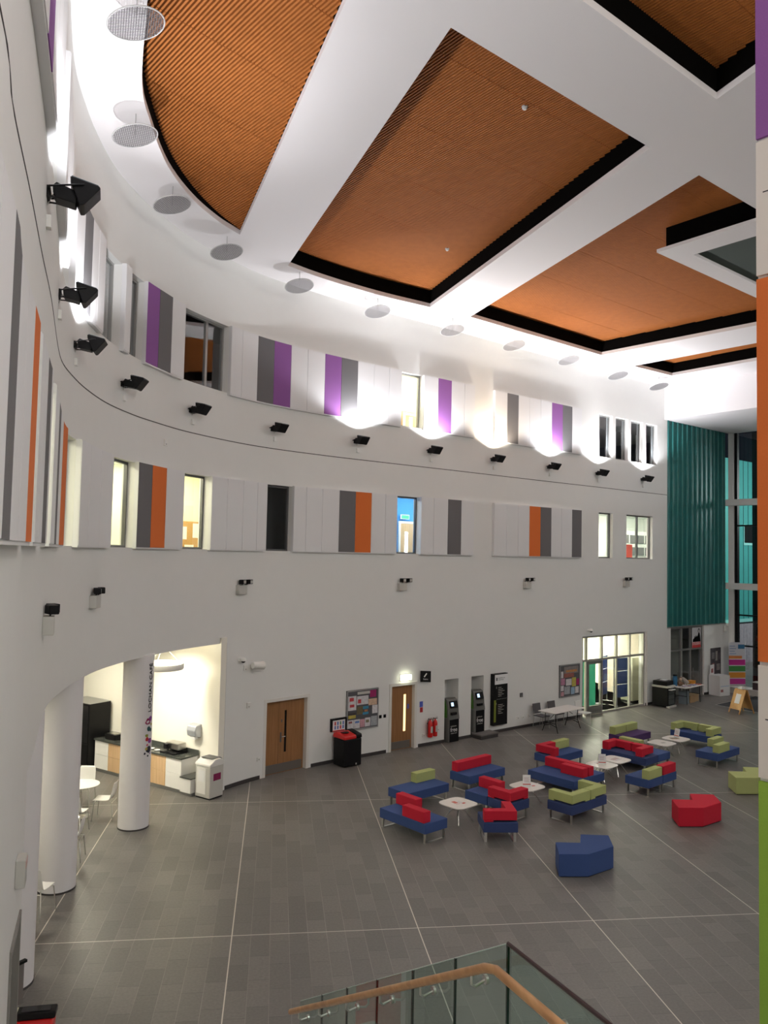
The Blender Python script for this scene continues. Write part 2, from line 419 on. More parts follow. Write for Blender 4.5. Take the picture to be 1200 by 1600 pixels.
def clip_line(poly, origin, d, off, nrm):
    """spans of the line {x: x.nrm = off} inside the polygon, as parameters along d"""
    ts = []
    n = len(poly)
    for i in range(n):
        a = np.array(poly[i]); b = np.array(poly[(i+1) % n]); fa = a@nrm-off; fb = b@nrm-off
        if (fa < 0) != (fb < 0):
            p = a+(b-a)*(fa/(fa-fb)); ts.append(p@d)
    ts.sort(); return list(zip(ts[::2], ts[1::2]))
for ci, poly in enumerate([hole1, hole2, hole3, hole4, hole5]):
    root = sthing('ceiling_recess')
    # the curved recess is tilted: its timber meets the soffit along the straight edge
    e0 = np.array(hole1[0]); en = np.array([.941, .337])
    tilt = (lambda x, y: -.40+.12*min(3.4, max(0, (e0-np.array([x, y]))@en))) if ci == 0 else (lambda x, y: 0)
    def tilted(mb):
        mb.v = [(x, y, z+tilt(x, y)) for x, y, z in mb.v]; return mb
    mb = MB(); upstand(mb, poly, CEIL+.121, CEIL+.75); struct(mb.build('recess_upstand', BLACKP, root))
    mb = MB()
    P = [np.array(p) for p in poly]; offs = [p@UD for p in P]
    k = math.ceil(min(offs)/PITCH)
    while k*PITCH < max(offs):
        o_ = k*PITCH
        for t0, t1 in clip_line(poly, None, VD, o_, UD):
            # battens are cut at the joints of the panels, 1.86 m apart
            c = t0
            j = math.floor(t0/1.86)+1
            while c < t1-.02:
                e = min(t1, j*1.86-.006); 
                if e > c+.01:
                    a = UD*(o_-SW/2); b = UD*(o_+SW/2)
                    q = [a+VD*c, b+VD*c, b+VD*e, a+VD*e]
                    mb.add([(x[0], x[1], z) for z in (ZS, ZS+SDP) for x in q], [(0, 1, 2, 3), (7, 6, 5, 4), (0, 4, 5, 1), (1, 5, 6, 2), (2, 6, 7, 3), (3, 7, 4, 0)])
                c = j*1.86+.006; j += 1
        k += 1
    struct(tilted(mb).build('timber_slats', SLAT, root))
    mb = MB(); mb.prism(poly, ZS+SDP+.05, ZS+SDP+.07); struct(tilted(mb).build('slat_backing', BACKB, root))

# bulkhead over the teal bay and the glass front
struct(MB().prism([(12.42, 35.12), tuple(np.array([12.42, 35.12])+VD*19), tuple(FEND), tuple(FA)], 12.45, CEIL+.02).build('trim_2', SOFFIT))
# hanging frame in the third recess
A0 = np.array([6.62, 19.28])
root = sthing('ceiling_rooflight')
def rect(a, u0, u1, v0, v1): return [tuple(a+UD*u+VD*v) for u, v in ((u0, v0), (u1, v0), (u1, v1), (u0, v1))]
struct(MB().prism(rect(A0, 0, 5.3, 0, 4.2), 13.80, 13.88, 0, holes=[rect(A0, .80, 4.6, .52, 3.6)]).build('rooflight_rim', SOFFIT, root))
struct(MB().prism(rect(A0, .16, 5.14, .16, 4.0), 13.881, 14.62, 0, holes=[rect(A0, .3, 5.0, .3, 3.9)]).build('rooflight_upstand', BLACKP, root))
struct(MB().prism(rect(A0, .31, 4.99, .31, 3.85), 13.90, 13.93).build('rooflight_panel', GREYG, root))

# other walls that close the hall
def wall_seg(name, p, q, z0, z1, th=.2, m=WHITE, parent=None):
    p = np.array(p, float); q = np.array(q, float); d = (q-p)/np.hypot(*(q-p)); n = np.array([d[1], -d[0]])
    return struct(MB().prism([tuple(p), tuple(q), tuple(q+n*th), tuple(p+n*th)], z0, z1).build(name, m, parent))
wall_seg('wall_right', FEND, NEAR_R, 0, CEIL+.6, -.2)
wall_seg('wall_right', NEAR_R, (8.5, -4), 0, CEIL+.6, -.2)
wall_seg('wall_near', (8.7, -4), (-1.2, -4), 0, CEIL+.6, -.2)
wall_seg('wall_left_return', (-1.2, -4), (-1.2, .02), 0, CEIL+.6, -.2)

# ------------------------------------------------------------------ teal clad bay and what is under it
E0 = pos(SEND, 0); E0 = np.array([12.6, 35.25])
def tw(a, off=0): return E0+UD*a+VD*off      # a along the wall past its end, off toward the hall
root = sthing('wall_teal')
struct(MB().prism([tuple(tw(0, -.25)), tuple(tw(0, -.02)), tuple(tw(5.15, -.02)), tuple(tw(5.15, -.25))], 3.2, 12.5).build('teal_backing', TEAL, root))
mb = MB()
for k in range(13):
    a = .02+k*.40
    mb.prism([tuple(tw(a, -.02)), tuple(tw(a+.03, .028)), tuple(tw(a+.05, .028)), tuple(tw(a+.08, -.02))][::-1], 3.24, 12.46)
struct(mb.build('teal_seam_rib', TEAL, root))
struct(MB().prism([tuple(tw(0, -.03)), tuple(tw(0, .03)), tuple(tw(5.13, .03)), tuple(tw(5.13, -.03))][::-1], 3.2, 3.24).build('teal_bottom_flashing', GREYM, root))
struct(MB().prism([tuple(tw(3.12, -.25)), tuple(tw(3.12, 0)), tuple(tw(5.4, 0)), tuple(tw(5.4, -.25))], 0, 3.2).build('wall_back', WHITE))
struct(MB().prism([tuple(tw(0, -.25)), tuple(tw(0, 0)), tuple(tw(.3, 0)), tuple(tw(.3, -.25))], 0, 3.2).build('wall_back', WHITE))
struct(MB().prism([tuple(tw(3.12, 0)), tuple(tw(3.12, .018)), tuple(tw(5.1, .018)), tuple(tw(5.1, 0))], 0, .1).build('baseboard_back', SKIRT))
# dark glazed door screen
ang_u = math.atan2(UD[1], UD[0])
d = sthing('door_1', (*tw(.3, -.12), 0), ang_u)
mb = MB(); W_ = 2.82
for x in (0, .94, 1.75, 2.62, W_-.05): mb.box(x, x+.06, -.05, .05, 0, 3.17)
for z in (0, 2.12, 3.12): mb.box(0, W_, -.051, .051, z, z+.07)
struct(mb.build('door_frame', GREYM, d))
struct(MB().box(.06, W_-.06, -.01, .01, .06, 3.12).build('door_glass', GLASSD, d))
struct(MB().box(1.81, 2.6, -.03, .03, .06, .32).build('kick_rail', DGREY, d))
struct(MB().tube([(1.9, -.1, .9), (1.9, -.1, 1.3)], .012, 8).build('door_handle', CHROME, d))
pst = thing('poster', 'student poster with black and white photo above the dark glazed doors', 'poster', (*tw(.3+1.83, -.04), 2.2), ang_u)
MB().box(0, .76, -.005, .005, 0, .92, 0).build('sheet', mat('poster_white', (.6, .6, .62), .5), pst)
MB().ext([(.08, .27), (.08, .38), (.2, .45), (.24, .55), (.3, .48), (.36, .58), (.42, .5), (.5, .56), (.56, .68), (.66, .66), (.7, .52), (.74, .27)], -.008, -.0055, 'Y').build('printed_silhouette', BLACKP, pst)
mb = MB(); n = 16; mb.ext([(.60+.09*math.cos(2*PI*i/n), .76+.115*math.sin(2*PI*i/n)) for i in range(n)], -.0075, -.0056, 'Y'); mb.build('printed_hair', BLACKP, pst)
mb = MB(); mb.ext([(.60+.055*math.cos(2*PI*i/n), .75+.075*math.sin(2*PI*i/n)) for i in range(n)], -.009, -.0076, 'Y'); mb.build('printed_face', mat('face_grey', (.5, .48, .46), .6), pst)
MB().box(.01, .75, -.008, -.0055, .0, .26, 0).build('red_band', mat('poster_red', (.6, .04, .04), .5), pst)
text('STUDENT', .17, pst, (.03, -.0095, .13), PAPER)
# dark lobby behind these doors
mb = MB()
L0, L1 = tw(.1, -3.5), tw(3.4, -3.5)
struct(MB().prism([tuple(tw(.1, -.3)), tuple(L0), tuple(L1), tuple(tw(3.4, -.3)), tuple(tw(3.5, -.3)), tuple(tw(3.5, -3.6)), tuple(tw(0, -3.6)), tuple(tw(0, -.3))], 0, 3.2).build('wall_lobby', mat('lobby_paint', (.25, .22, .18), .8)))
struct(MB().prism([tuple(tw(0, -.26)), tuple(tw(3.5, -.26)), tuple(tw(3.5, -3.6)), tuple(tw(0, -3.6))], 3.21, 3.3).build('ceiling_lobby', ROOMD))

# ------------------------------------------------------------------ glass front (right of the teal bay)
ang_v = math.atan2(VD[1], VD[0])
fr = sthing('window_1', (*FA, 0), ang_v)      # local x runs across the hall, local y = +UD (outdoors)
mb = MB()
mb.box(-.02, .24, -.12, .12, 0, 12.45)
for z in (3.2, 8.05): pass
mb.box(-.34, 19, -.30, .0, 4.86, 5.16); mb.box(-.34, 19, -.30, .0, 8.9, 9.2)
struct(mb.build('white_frame', WHITE, fr))
mb = MB()
for x in (.25, 3.3, 6.35, 9.4, 12.4, 15.4): mb.box(x, x+.14, -.05, .15, 0, 12.45)
for x in (.95, 4.3, 8.3): mb.box(x, x+.26, .3, .55, 0, 12.45)
for z in (.02, 2.15, 3.6, 7.9): mb.box(.25, 19, -.02, .1, z, z+.07)
struct(mb.build('dark_mullion', BLACK, fr))
struct(MB().box(.3, 19, .03, .045, .1, 12.4).build('pane', GLASSD, fr))
pl = sthing('trim_3', (*FA, 0), ang_v)
struct(MB().box(.0, 9, -.75, -.14, 0, .26).build('plinth_face', GPLAST, pl))
struct(MB().box(.0, 9, -.78, -.12, .26, .30).build('plinth_top', WHITE, pl))
# outdoors
ext = sthing('exterior_building')
B0 = np.array([17.6, 46.0])
mb = MB()
mb.prism([tuple(B0), tuple(B0+UD*22), tuple(B0+UD*22-VD*.3), tuple(B0-VD*.3)], 2.5, 12.6); struct(mb.build('teal_outdoor_wall', TEALX, ext))
mb = MB()
for k in range(34):
    a = B0+UD*(.4+k*.62)+VD*.01; mb.prism([tuple(a), tuple(a+UD*.06), tuple(a+UD*.06-VD*.05), tuple(a-VD*.05)], 2.5, 12.6)
struct(mb.build('cladding_joint', TEALD, ext))
struct(MB().prism([tuple(B0+VD*.06), tuple(B0+UD*22+VD*.06), tuple(B0+UD*22-VD*.05), tuple(B0-VD*.05)], 2.42, 2.62).build('bottom_flashing', mat('pale_teal', (.25, .6, .56), .5), ext))
B1 = B0+UD*6.6
wn = sthing('window_2'); 
struct(MB().prism([tuple(B1+VD*.05), tuple(B1+UD*3.4+VD*.05), tuple(B1+UD*3.4-VD*.02), tuple(B1-VD*.02)], 7.25, 8.55).build('frame', mat('pale_teal', (.25, .6, .56), .5), wn))
struct(MB().prism([tuple(B1+UD*.08+VD*.07), tuple(B1+UD*1.6+VD*.07), tuple(B1+UD*1.6+VD*.04), tuple(B1+UD*.08+VD*.04)], 7.4, 8.47).build('pane', BLACK, wn))
struct(MB().prism([tuple(B1+UD*1.68+VD*.07), tuple(B1+UD*3.3+VD*.07), tuple(B1+UD*3.3+VD*.04), tuple(B1+UD*1.68+VD*.04)], 7.4, 8.47).build('pane', BLACK, wn))
mb = MB()
for k in range(90):
    a = B0+VD*.5+UD*(k*.2); mb.prism([tuple(a), tuple(a+UD*.16), tuple(a+UD*.16-VD*.04), tuple(a-VD*.04)], 0, 2.38)
tag(mb.build('timber_fence', mat('grey_timber', (.33, .30, .33), .8, noise=.4, nscale=6)), 'grey vertical board fence outside the glass front', 'fence')

# ------------------------------------------------------------------ wall panel units
def panel_unit(s0, s1, band, strips, label):
    z0, z1 = band; sm = (s0+s1)/2; p = pos(sm, 0); org = (p[0], p[1], z0)
    t = thing('acoustic_wall_panel', label, 'wall panel', org, 0, 'raised wall panel units of the '+('lower' if z0 < 8 else 'upper')+' window band')
    mb = MB(); curved_slab(mb, s0, s1, z0-.02, z1, .001, .092); mb.build('backing_frame', WPANEL, t, origin=org, smooth=30)
    a = s0
    for b, m in strips:
        mm = {'w': WPANEL, 'g': GREYF, 'o': ORANGEF, 'p': PURPLEF}[m]
        mb = MB(); curved_slab(mb, a+.006, b-.006, z0+.012, z1-.012, .085, .104)
        o = mb.build('board', mm, t, origin=org, smooth=30)
        if m != 'w': o['label'] = {'g': 'grey felt board', 'o': 'orange felt board', 'p': 'purple felt board'}[m]
        a = b
panel_unit(2.0, 6.87, OB, [(2.62, 'w'), (3.24, 'o'), (3.86, 'w'), (4.45, 'w'), (5.22, 'g'), (5.78, 'w'), (6.34, 'w'), (6.87, 'o')], 'lower band unit nearest the viewer, wide grey board and orange end board')
panel_unit(7.2, 8.85, OB, [(7.66, 'w'), (8.13, 'w'), (8.66, 'g'), (8.85, 'w')], 'short lower band unit with one narrow grey board near its end')
panel_unit(9.5, 13.14, OB, [(10.1, 'w'), (10.71, 'w'), (11.44, 'g'), (12.35, 'w'), (13.14, 'o')], 'lower band unit with grey board and orange end board before a lit window')
panel_unit(14.45, 16.62, OB, [(15.15, 'w'), (15.88, 'w'), (16.62, 'w')], 'all white lower band unit at the tightest bend of the wall')
panel_unit(17.88, 19.89, OB, [(18.47, 'g'), (19.1, 'o'), (19.89, 'w')], 'lower band unit with grey and orange boards between two yellow lit windows')
panel_unit(21.0, 23.17, OB, [(21.62, 'w'), (22.25, 'w'), (22.8, 'w'), (23.17, 'w')], 'all white lower band unit left of the black window')
panel_unit(24.15, 28.13, OB, [(24.6, 'w'), (25.2, 'w'), (25.84, 'w'), (26.46, 'g'), (27.08, 'o'), (27.64, 'w'), (28.13, 'w')], 'lower band unit with grey then orange board right of the black window')
panel_unit(29.15, 31.6, OB, [(29.7, 'w'), (30.34, 'w'), (30.97, 'g'), (31.6, 'w')], 'lower band unit with a single grey board right of the blue lit corridor window')
panel_unit(32.62, 37.65, OB, [(33.28, 'w'), (33.9, 'w'), (34.53, 'w'), (35.16, 'o'), (35.79, 'g'), (36.4, 'w'), (37.05, 'w'), (37.65, 'g')], 'lower band unit furthest away, orange board beside grey and a grey end board')
panel_unit(3.5, 8.6, UB, [(4.1, 'w'), (4.7, 'w'), (5.3, 'w'), (5.85, 'w'), (6.39, 'w'), (6.95, 'p'), (7.5, 'w'), (8.05, 'w'), (8.6, 'w')], 'upper band unit nearest the viewer with one purple board in the glare')
panel_unit(9.6, 12.0, UB, [(10.2, 'w'), (10.8, 'w'), (11.4, 'w'), (12.0, 'w')], 'all white upper band unit behind the nearest floodlight')
panel_unit(13.2, 15.64, UB, [(13.95, 'w'), (14.66, 'g'), (15.15, 'w'), (15.64, 'w')], 'upper band unit with one grey board left of the tall reflecting window')
panel_unit(16.9, 17.2, UB, [(17.2, 'w')], 'very narrow white upper band unit between two tall windows')
panel_unit(18.0, 19.7, UB, [(18.52, 'p'), (19.1, 'g'), (19.7, 'w')], 'upper band unit with purple then grey board left of the dark double window')
panel_unit(21.6, 28.22, UB, [(22.04, 'w'), (22.66, 'w'), (23.28, 'g'), (23.91, 'p'), (24.52, 'w'), (25.17, 'w'), (25.8, 'p'), (26.43, 'g'), (27.07, 'w'), (27.69, 'w'), (28.22, 'w')][0:11], 'longest upper band unit with two purple and two grey boards')
panel_unit(29.18, 31.56, UB, [(29.81, 'w'), (30.42, 'p'), (31.04, 'w'), (31.56, 'w')], 'upper band unit with a single purple board right of the lit window')
panel_unit(32.59, 37.61, UB, [(33.24, 'w'), (33.85, 'g'), (34.47, 'w'), (35.11, 'w'), (35.77, 'w'), (36.42, 'p'), (37.01, 'g'), (37.61, 'w')], 'upper band unit furthest away, grey board left and purple beside grey right')

# ------------------------------------------------------------------ windows and the rooms behind them
nwin = [3]
def window(s0, s1, z0, z1, mull=None, dark=False, fm=None):
    t = wstruct('window_%d' % nwin[0], (s0+s1)/2, z0, -.18); nwin[0] += 1
    hw = (s1-s0)/2; h = z1-z0; fw = .05
    mb = MB()
    mb.box(-hw, -hw+fw, -.04, .04, 0, h); mb.box(hw-fw, hw, -.04, .04, 0, h); mb.box(-hw+fw, hw-fw, -.04, .04, 0, fw); mb.box(-hw+fw, hw-fw, -.04, .04, h-fw, h)
    if mull: mb.box(mull-fw*.8, mull+fw*.8, -.04, .04, fw, h-fw)
    struct(mb.build('window_frame', fm or DGREY, t))
    struct(MB().box(-hw+fw, hw-fw, -.006, .006, fw, h-fw).build('pane', GLASSD if dark else GLASS, t))
for i, (a, b) in enumerate(OWIN): window(a, b, OB[0], OB[1]-.02, mull=(.03 if i == 8 else None))
for i, (a, b) in enumerate(UWIN): window(a, b, UB[0]+.04, UB[1]-.02, mull=(.25 if i == 4 else None), dark=(i != 5), fm=GREYM)
nroom = [1]
def room(s0, s1, z0, z1, depth, wm, lamp=None, fm=FLOORR, lz=None, ls=None):
    """the room shell behind a run of windows: floor, ceiling, back and end walls, ceiling lamps"""
    k = nroom[0]; nroom[0] += 1
    mb = MB(); curved_slab(mb, s0, s1, z0-.1, z0, -depth, -.31, 0, .6); struct(mb.build('floor_room_%d' % k, fm))
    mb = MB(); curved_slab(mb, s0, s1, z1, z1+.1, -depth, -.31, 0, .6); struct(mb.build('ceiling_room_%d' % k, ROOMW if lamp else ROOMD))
    mb = MB(); curved_slab(mb, s0, s1, z0, z1, -depth-.1, -depth, 0, .6); curved_slab(mb, s0-.08, s0, z0, z1, -depth, -.31); curved_slab(mb, s1, s1+.08, z0, z1, -depth, -.31)
    struct(mb.build('wall_room_%d' % k, wm))
    if lamp:
        sm = (s0+s1)/2; hl = min((s1-s0)*.42, 4); p = pos(sm, -depth*.5); org = (p[0], p[1], z1-.045)
        q = thing('ceiling_light', 'long flat ceiling light in the room %s' % lamp[1], 'light', org)
        mb = MB(); curved_slab(mb, sm-hl, sm+hl, z1-.045, z1-.01, -depth*.5-.15, -depth*.5+.15, 0, .6); mb.build('diffuser', lamp[0], q, origin=org)
F1, F2 = 5.2, 9.3
room(6.4, 15.4, F1, 8.3, 2.6, ROOMY, (LAMPW, 'by the orange boards'))
room(15.6, 22.75, F1, 8.3, 1.9, ROOMY, (LAMPW, 'with the cork board'))
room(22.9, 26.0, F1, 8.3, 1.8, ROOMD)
room(27.0, 32.6, F1, 8.3, 2.0, ROOMB, (LAMPC, 'with the blue corridor'))
room(38.4, 48.2, F1, 8.3, 4.0, ROOMW, (LAMPB, 'with the bright office'))
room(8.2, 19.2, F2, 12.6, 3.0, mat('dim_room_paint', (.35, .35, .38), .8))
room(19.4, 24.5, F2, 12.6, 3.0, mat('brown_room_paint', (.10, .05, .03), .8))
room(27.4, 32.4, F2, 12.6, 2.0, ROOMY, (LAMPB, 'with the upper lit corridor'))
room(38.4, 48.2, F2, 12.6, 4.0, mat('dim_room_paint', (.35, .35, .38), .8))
# things seen through the windows
nd = [2]
def room_door(s, z, off, w_=.95, h=2.1):
    t = wstruct('door_%d' % nd[0], s, z, off); nd[0] += 1
    mb = MB(); mb.box(-w_/2-.08, -w_/2, -.03, .03, 0, h+.08); mb.box(w_/2, w_/2+.08, -.03, .03, 0, h+.08); mb.box(-w_/2, w_/2, -.03, .03, h, h+.08)
    struct(mb.build('door_frame', WHITE, t))
    mb = MB(); mb.box(-w_/2, -.27, -.02, .02, 0, h); mb.box(-.13, w_/2, -.02, .02, 0, h); mb.box(-.27, -.13, -.02, .02, 0, .6); mb.box(-.27, -.13, -.02, .02, 1.8, h)
    struct(mb.build('door_leaf', PALEW, t))
    struct(MB().box(-.27, -.13, -.008, .008, .6, 1.8).build('vision_panel', LAMPC, t))  # pane glows by itself, standing in for light beyond the door
room_door(30.45, F1, -1.93)
room_door(30.5, F2, -1.86, .95, 1.85)
mb = MB(); curved_slab(mb, 27.45, 32.35, F2, 11.3, -1.99, -1.93); struct(mb.build('trim_4', PALEW, smooth=30))
q = wthing('exit_sign', 'small green and white exit sign above the door in the blue corridor', 'sign', 30.15, 7.45, None, -1.93)
MB().box(-.2, .2, -.04, 0, 0, .16).build('case', WPLAST, q)
MB().box(-.17, .17, -.045, -.04, .02, .14).build('legend_plate', mat('exit_green', (.05, .5, .2), .4, emit=1.0), q)
nb = wthing('cork_board', 'cork notice board on the back wall of the yellow lit office', 'notice board', 21.85, 6.0, None, -1.80)
MB().box(-.85, .85, -.02, 0, 0, 1.0).build('cork', mat('cork', (.50, .30, .12), .9, noise=.2), nb)
for i, (x, z, a, b) in enumerate([(-.8, .55, .25, .4), (-.35, .62, .3, .3), (.05, .5, .22, .35), (.2, .1, .35, .25), (.5, .55, .25, .4), (-.7, .1, .22, .3)]):
    MB().box(x, x+a, -.024, -.02, z, z+b).build('pinned_sheet', PAPER, nb)
def task_chair(s, off, z, label):
    t = wthing('office_chair', label, 'chair', s, z, None, off)
    MB().box(-.25, .25, -.25, .25, .44, .52).build('seat', BLACKPL, t, bevel=.03)
    MB().box(-.24, .24, .22, .28, .62, 1.12).build('backrest', BLACKPL, t, bevel=.03)
    MB().tube([(0, 0, .06), (0, 0, .44)], .03).build('gas_column', BLACKPL, t)
    mb = MB()
    for k in range(5):
        a = 2*PI*k/5; mb.tube([(0, 0, .1), (.3*math.cos(a), .3*math.sin(a), .04)], .025, 6)
    mb.build('star_base', BLACKPL, t)
    MB().tube([(0, .22, .48), (0, .27, .7)], .02).build('back_support', BLACKPL, t)
task_chair(21.0, -.85, F1, 'black office chair behind the yellow lit window with the cork board')
bpy.context.view_layer.update()
desk = wthing('desk', 'pale desk beside the chair behind the yellow lit window', 'desk', 21.9, F1, None, -1.2)
MB().box(-.5, .5, -.3, .3, .70, .74).build('desk_top', PALEW, desk)
for x in (-.45, .45):
    for y in (-.25, .25): MB().box(x-.02, x+.02, y-.02, y+.02, 0, .70).build('leg', GREYM, desk)
cab = wthing('storage_shelf', 'white shelf unit with grey boxes in the bright upstairs office', 'shelf', 46.6, F1, None, -3.6)
MB().box(-1.4, 1.4, -.3, .3, 0, 2.4).build('carcass', mat('shelf_white', (.6, .62, .6), .5), cab)
for i in range(4):
    for j in range(2): MB().box(-1.25+i*.65, -.75+i*.65, -.34, -.3, 1.2+j*.6, 1.6+j*.6).build('box_front', DGREY, cab)
rb = wthing('red_folder_box', 'red box standing low in the left pane of the bright office window', 'box', 42.2, F1+.9, None, -.9)
MB().box(-.22, .22, -.12, .12, 0, .75).build('case', mat('red_card', (.65, .05, .03), .5), rb, bevel=.01)
tb = wthing('side_cupboard', 'cupboard under the red box in the bright office', 'cupboard', 42.2, F1, None, -.9)
MB().box(-.5, .5, -.25, .25, 0, .9).build('carcass', mat('shelf_white', (.6, .62, .6), .5), tb)
MB().box(-.46, -.01, -.27, -.25, .05, .85).build('door', WPLAST, tb); MB().box(.01, .46, -.27, -.25, .05, .85).build('door', WPLAST, tb)

# ------------------------------------------------------------------ ground floor doors
def hall_door(n, s0, s1, vp_x, light=False, handle=None):
    sm = (s0+s1)/2; W = s1-s0; t = wstruct('door_%d' % n, sm, 0, 0); h = 2.12
    mb = MB(); fw = .09
    mb.box(-W/2, -W/2+fw, -.03, .28, 0, h); mb.box(W/2-fw, W/2, -.03, .28, 0, h); mb.box(-W/2+fw, W/2-fw, -.03, .28, h-fw, h)
    struct(mb.build('door_frame', mat('door_frame_white', (.74, .72, .68), .5), t))
    x0, x1 = -W/2+fw, W/2-fw; a, b = vp_x; y0, y1 = .12, .165
    mb = MB(); mb.box(x0, a, y0, y1, 0, h-fw); mb.box(b, x1, y0, y1, 0, h-fw); mb.box(a, b, y0, y1, 0, .55); mb.box(a, b, y0, y1, 1.72, h-fw)
    struct(mb.build('door_leaf', DOORW, t))
    struct(MB().box(a, b, y0+.015, y0+.03, .55, 1.72).build('vision_panel', mat('lit_vision_panel', (.9, .75, .4), .3, emit=1.6, ecol=(1, .78, .36)) if light else BLACK, t))
    struct(MB().box(x0+.02, x1-.06, y0-.006, y0, .02, .26).build('kick_plate', mat('kick_steel', (.22, .2, .18), .4, metal=.6), t))
    return t, y0
t, y0 = hall_door(12, 23.36, 24.98, (.02, .10))
struct(MB().box(-.13, -.08, y0-.01, y0, .85, 1.12).build('lock_plate', DGREY, t))
struct(MB().tube([(-.1, y0-.05, 1.0), (.02, y0-.05, 1.0)], .012).build('lever_handle', CHROME, t))
struct(MB().box(.0-.1, .0-.06, y0-.004, y0, 1.4, 1.48).build('door_disc', DGREY, t))
struct(MB().box(-.19, -.186, y0-.003, y0, 0, 2.03).build('leaf_joint', SEAM, t))
t, y0 = hall_door(13, 28.03, 29.17, (.13, .235), True)
struct(MB().box(.29, .36, y0-.004, y0, 1.25, 1.40).build('door_notice', mat('notice_blue', (.08, .12, .5), .5), t))
q = wthing('emergency_light', 'bright white emergency light box above the second oak door', 'light', 28.66, 2.2, None, .01)
MB().box(-.2, .2, -.09, 0, 0, .17).build('diffuser', mat('emergency_lamp', (1, 1, .9), .4, emit=9, ecol=(.95, 1, .72)), q, bevel=.01)
MB().box(-.22, .22, -.02, 0, -.015, .185).build('back_plate', GPLAST, q)
# the far-left doorway under the lobe of the wall
t = wstruct('door_14', 8.38, 0, 0)
mb = MB(); mb.box(-.47, -.40, -.02, .28, 0, 2.44); mb.box(.40, .47, -.02, .28, 0, 2.44); mb.box(-.40, .40, -.02, .28, 2.37, 2.44)
struct(mb.build('door_frame', mat('mid_grey_frame', (.28, .27, .25), .5), t)); struct(MB().box(-.40, .40, .12, .16, 0, 2.37).build('door_leaf', mat('bronze_door', (.16, .14, .12), .4), t))
# glazed entrance to the bright room
S0, S1 = 37.89, 42.2
t = wstruct('door_15', (S0+S1)/2, 0, -.02); hw = (S1-S0)/2
FRM = mat('aluminium_frame', (.40, .39, .36), .45, metal=.3)
xs = [-hw, -hw+.28, -hw+1.30, -hw+2.30, -hw+3.23, hw-.07]
mb = MB()
for x in xs: mb.box(x, x+.07, 0, .10, 0, 3.12)
mb.box(-hw, hw, 0, .10, 3.05, 3.12); mb.box(-hw, hw, -.005, .105, 2.12, 2.20); mb.box(-hw+1.35, hw, 0, .10, 0, .07)
struct(mb.build('screen_frame', FRM, t))
mb = MB(); a, b = -hw+.36, -hw+1.29
mb.box(a, a+.09, -.03, .03, .02, 2.11); mb.box(b-.09, b, -.03, .03, .02, 2.11); mb.box(a+.09, b-.09, -.03, .03, .02, .36); mb.box(a+.09, b-.09, -.03, .03, 2.0, 2.11)
struct(mb.build('door_leaf', mat('grey_door_frame', (.20, .20, .18), .5, metal=.3), t))
struct(MB().tube([(b-.05, -.07, .85), (b-.05, -.07, 1.25)], .013).build('door_handle', CHROME, t))
struct(MB().box(-hw+.05, hw-.05, .035, .045, .07, 3.05).build('glazing', GLASS, t))
q = wthing('screen_handrail_post', 'pale steel jamb post right of the bright entrance screen', 'post', 42.3, 0, None, .03)
MB().box(-.03, .03, -.03, .03, 0, 3.12).build('post', WPLAST, q)
room(37.3, 45.6, 0.0, 3.3, 7.0, mat('cream_lobby_paint', (.85, .82, .68), .8), (LAMPE, 'of the ground floor entrance'), fm=mat('pale_lobby_floor', (.45, .44, .38), .5))
def display_board(s, off, rz, label, m):
    t = wthing('display_board', label, 'display board', s, 0, None, off); t.rotation_euler[2] += rz
    for z in (.32, .88, 1.44): MB().box(-.48, .48, -.02, .02, z, z+.53).build('felt_panel', m, t)
    for x in (-.49, .49): MB().tube([(x, 0, .02), (x, 0, 2.0)], .014).build('post', GREYM, t)
    for x in (-.49, .49): MB().tube([(x, -.25, .01), (x, .25, .01)], .012).build('foot', GREYM, t)
NB = mat('navy_display_felt', (.03, .06, .2), .9, noise=.15, nscale=90)
display_board(41.3, -1.45, .3, 'blue display board left of two behind the glass entrance', NB)
display_board(41.5, -.68, -.1, 'blue display board right of two behind the glass entrance', NB)
q = wthing('green_banner', 'tall green banner board just inside the glass door', 'banner', 39.7, 0, None, -1.1); q.rotation_euler[2] += -.3
MB().box(-.4, .4, -.015, .015, .08, 1.95).build('banner_sheet', mat('mint_green', (.05, .5, .32), .6), q); MB().box(-.42, .42, -.1, .1, 0, .08).build('base', GREYM, q)
q = wthing('filing_cupboard', 'pale tall cupboard behind the right pane of the glass entrance', 'cupboard', 42.55, 0.0, None, -.85)
MB().box(-.42, .42, -.3, .3, .1, 1.95).build('carcass', mat('pale_cupboard', (.55, .54, .42), .5), q, bevel=.01); MB().box(-.4, .4, -.28, .28, 0, .1).build('plinth', BLACK, q)

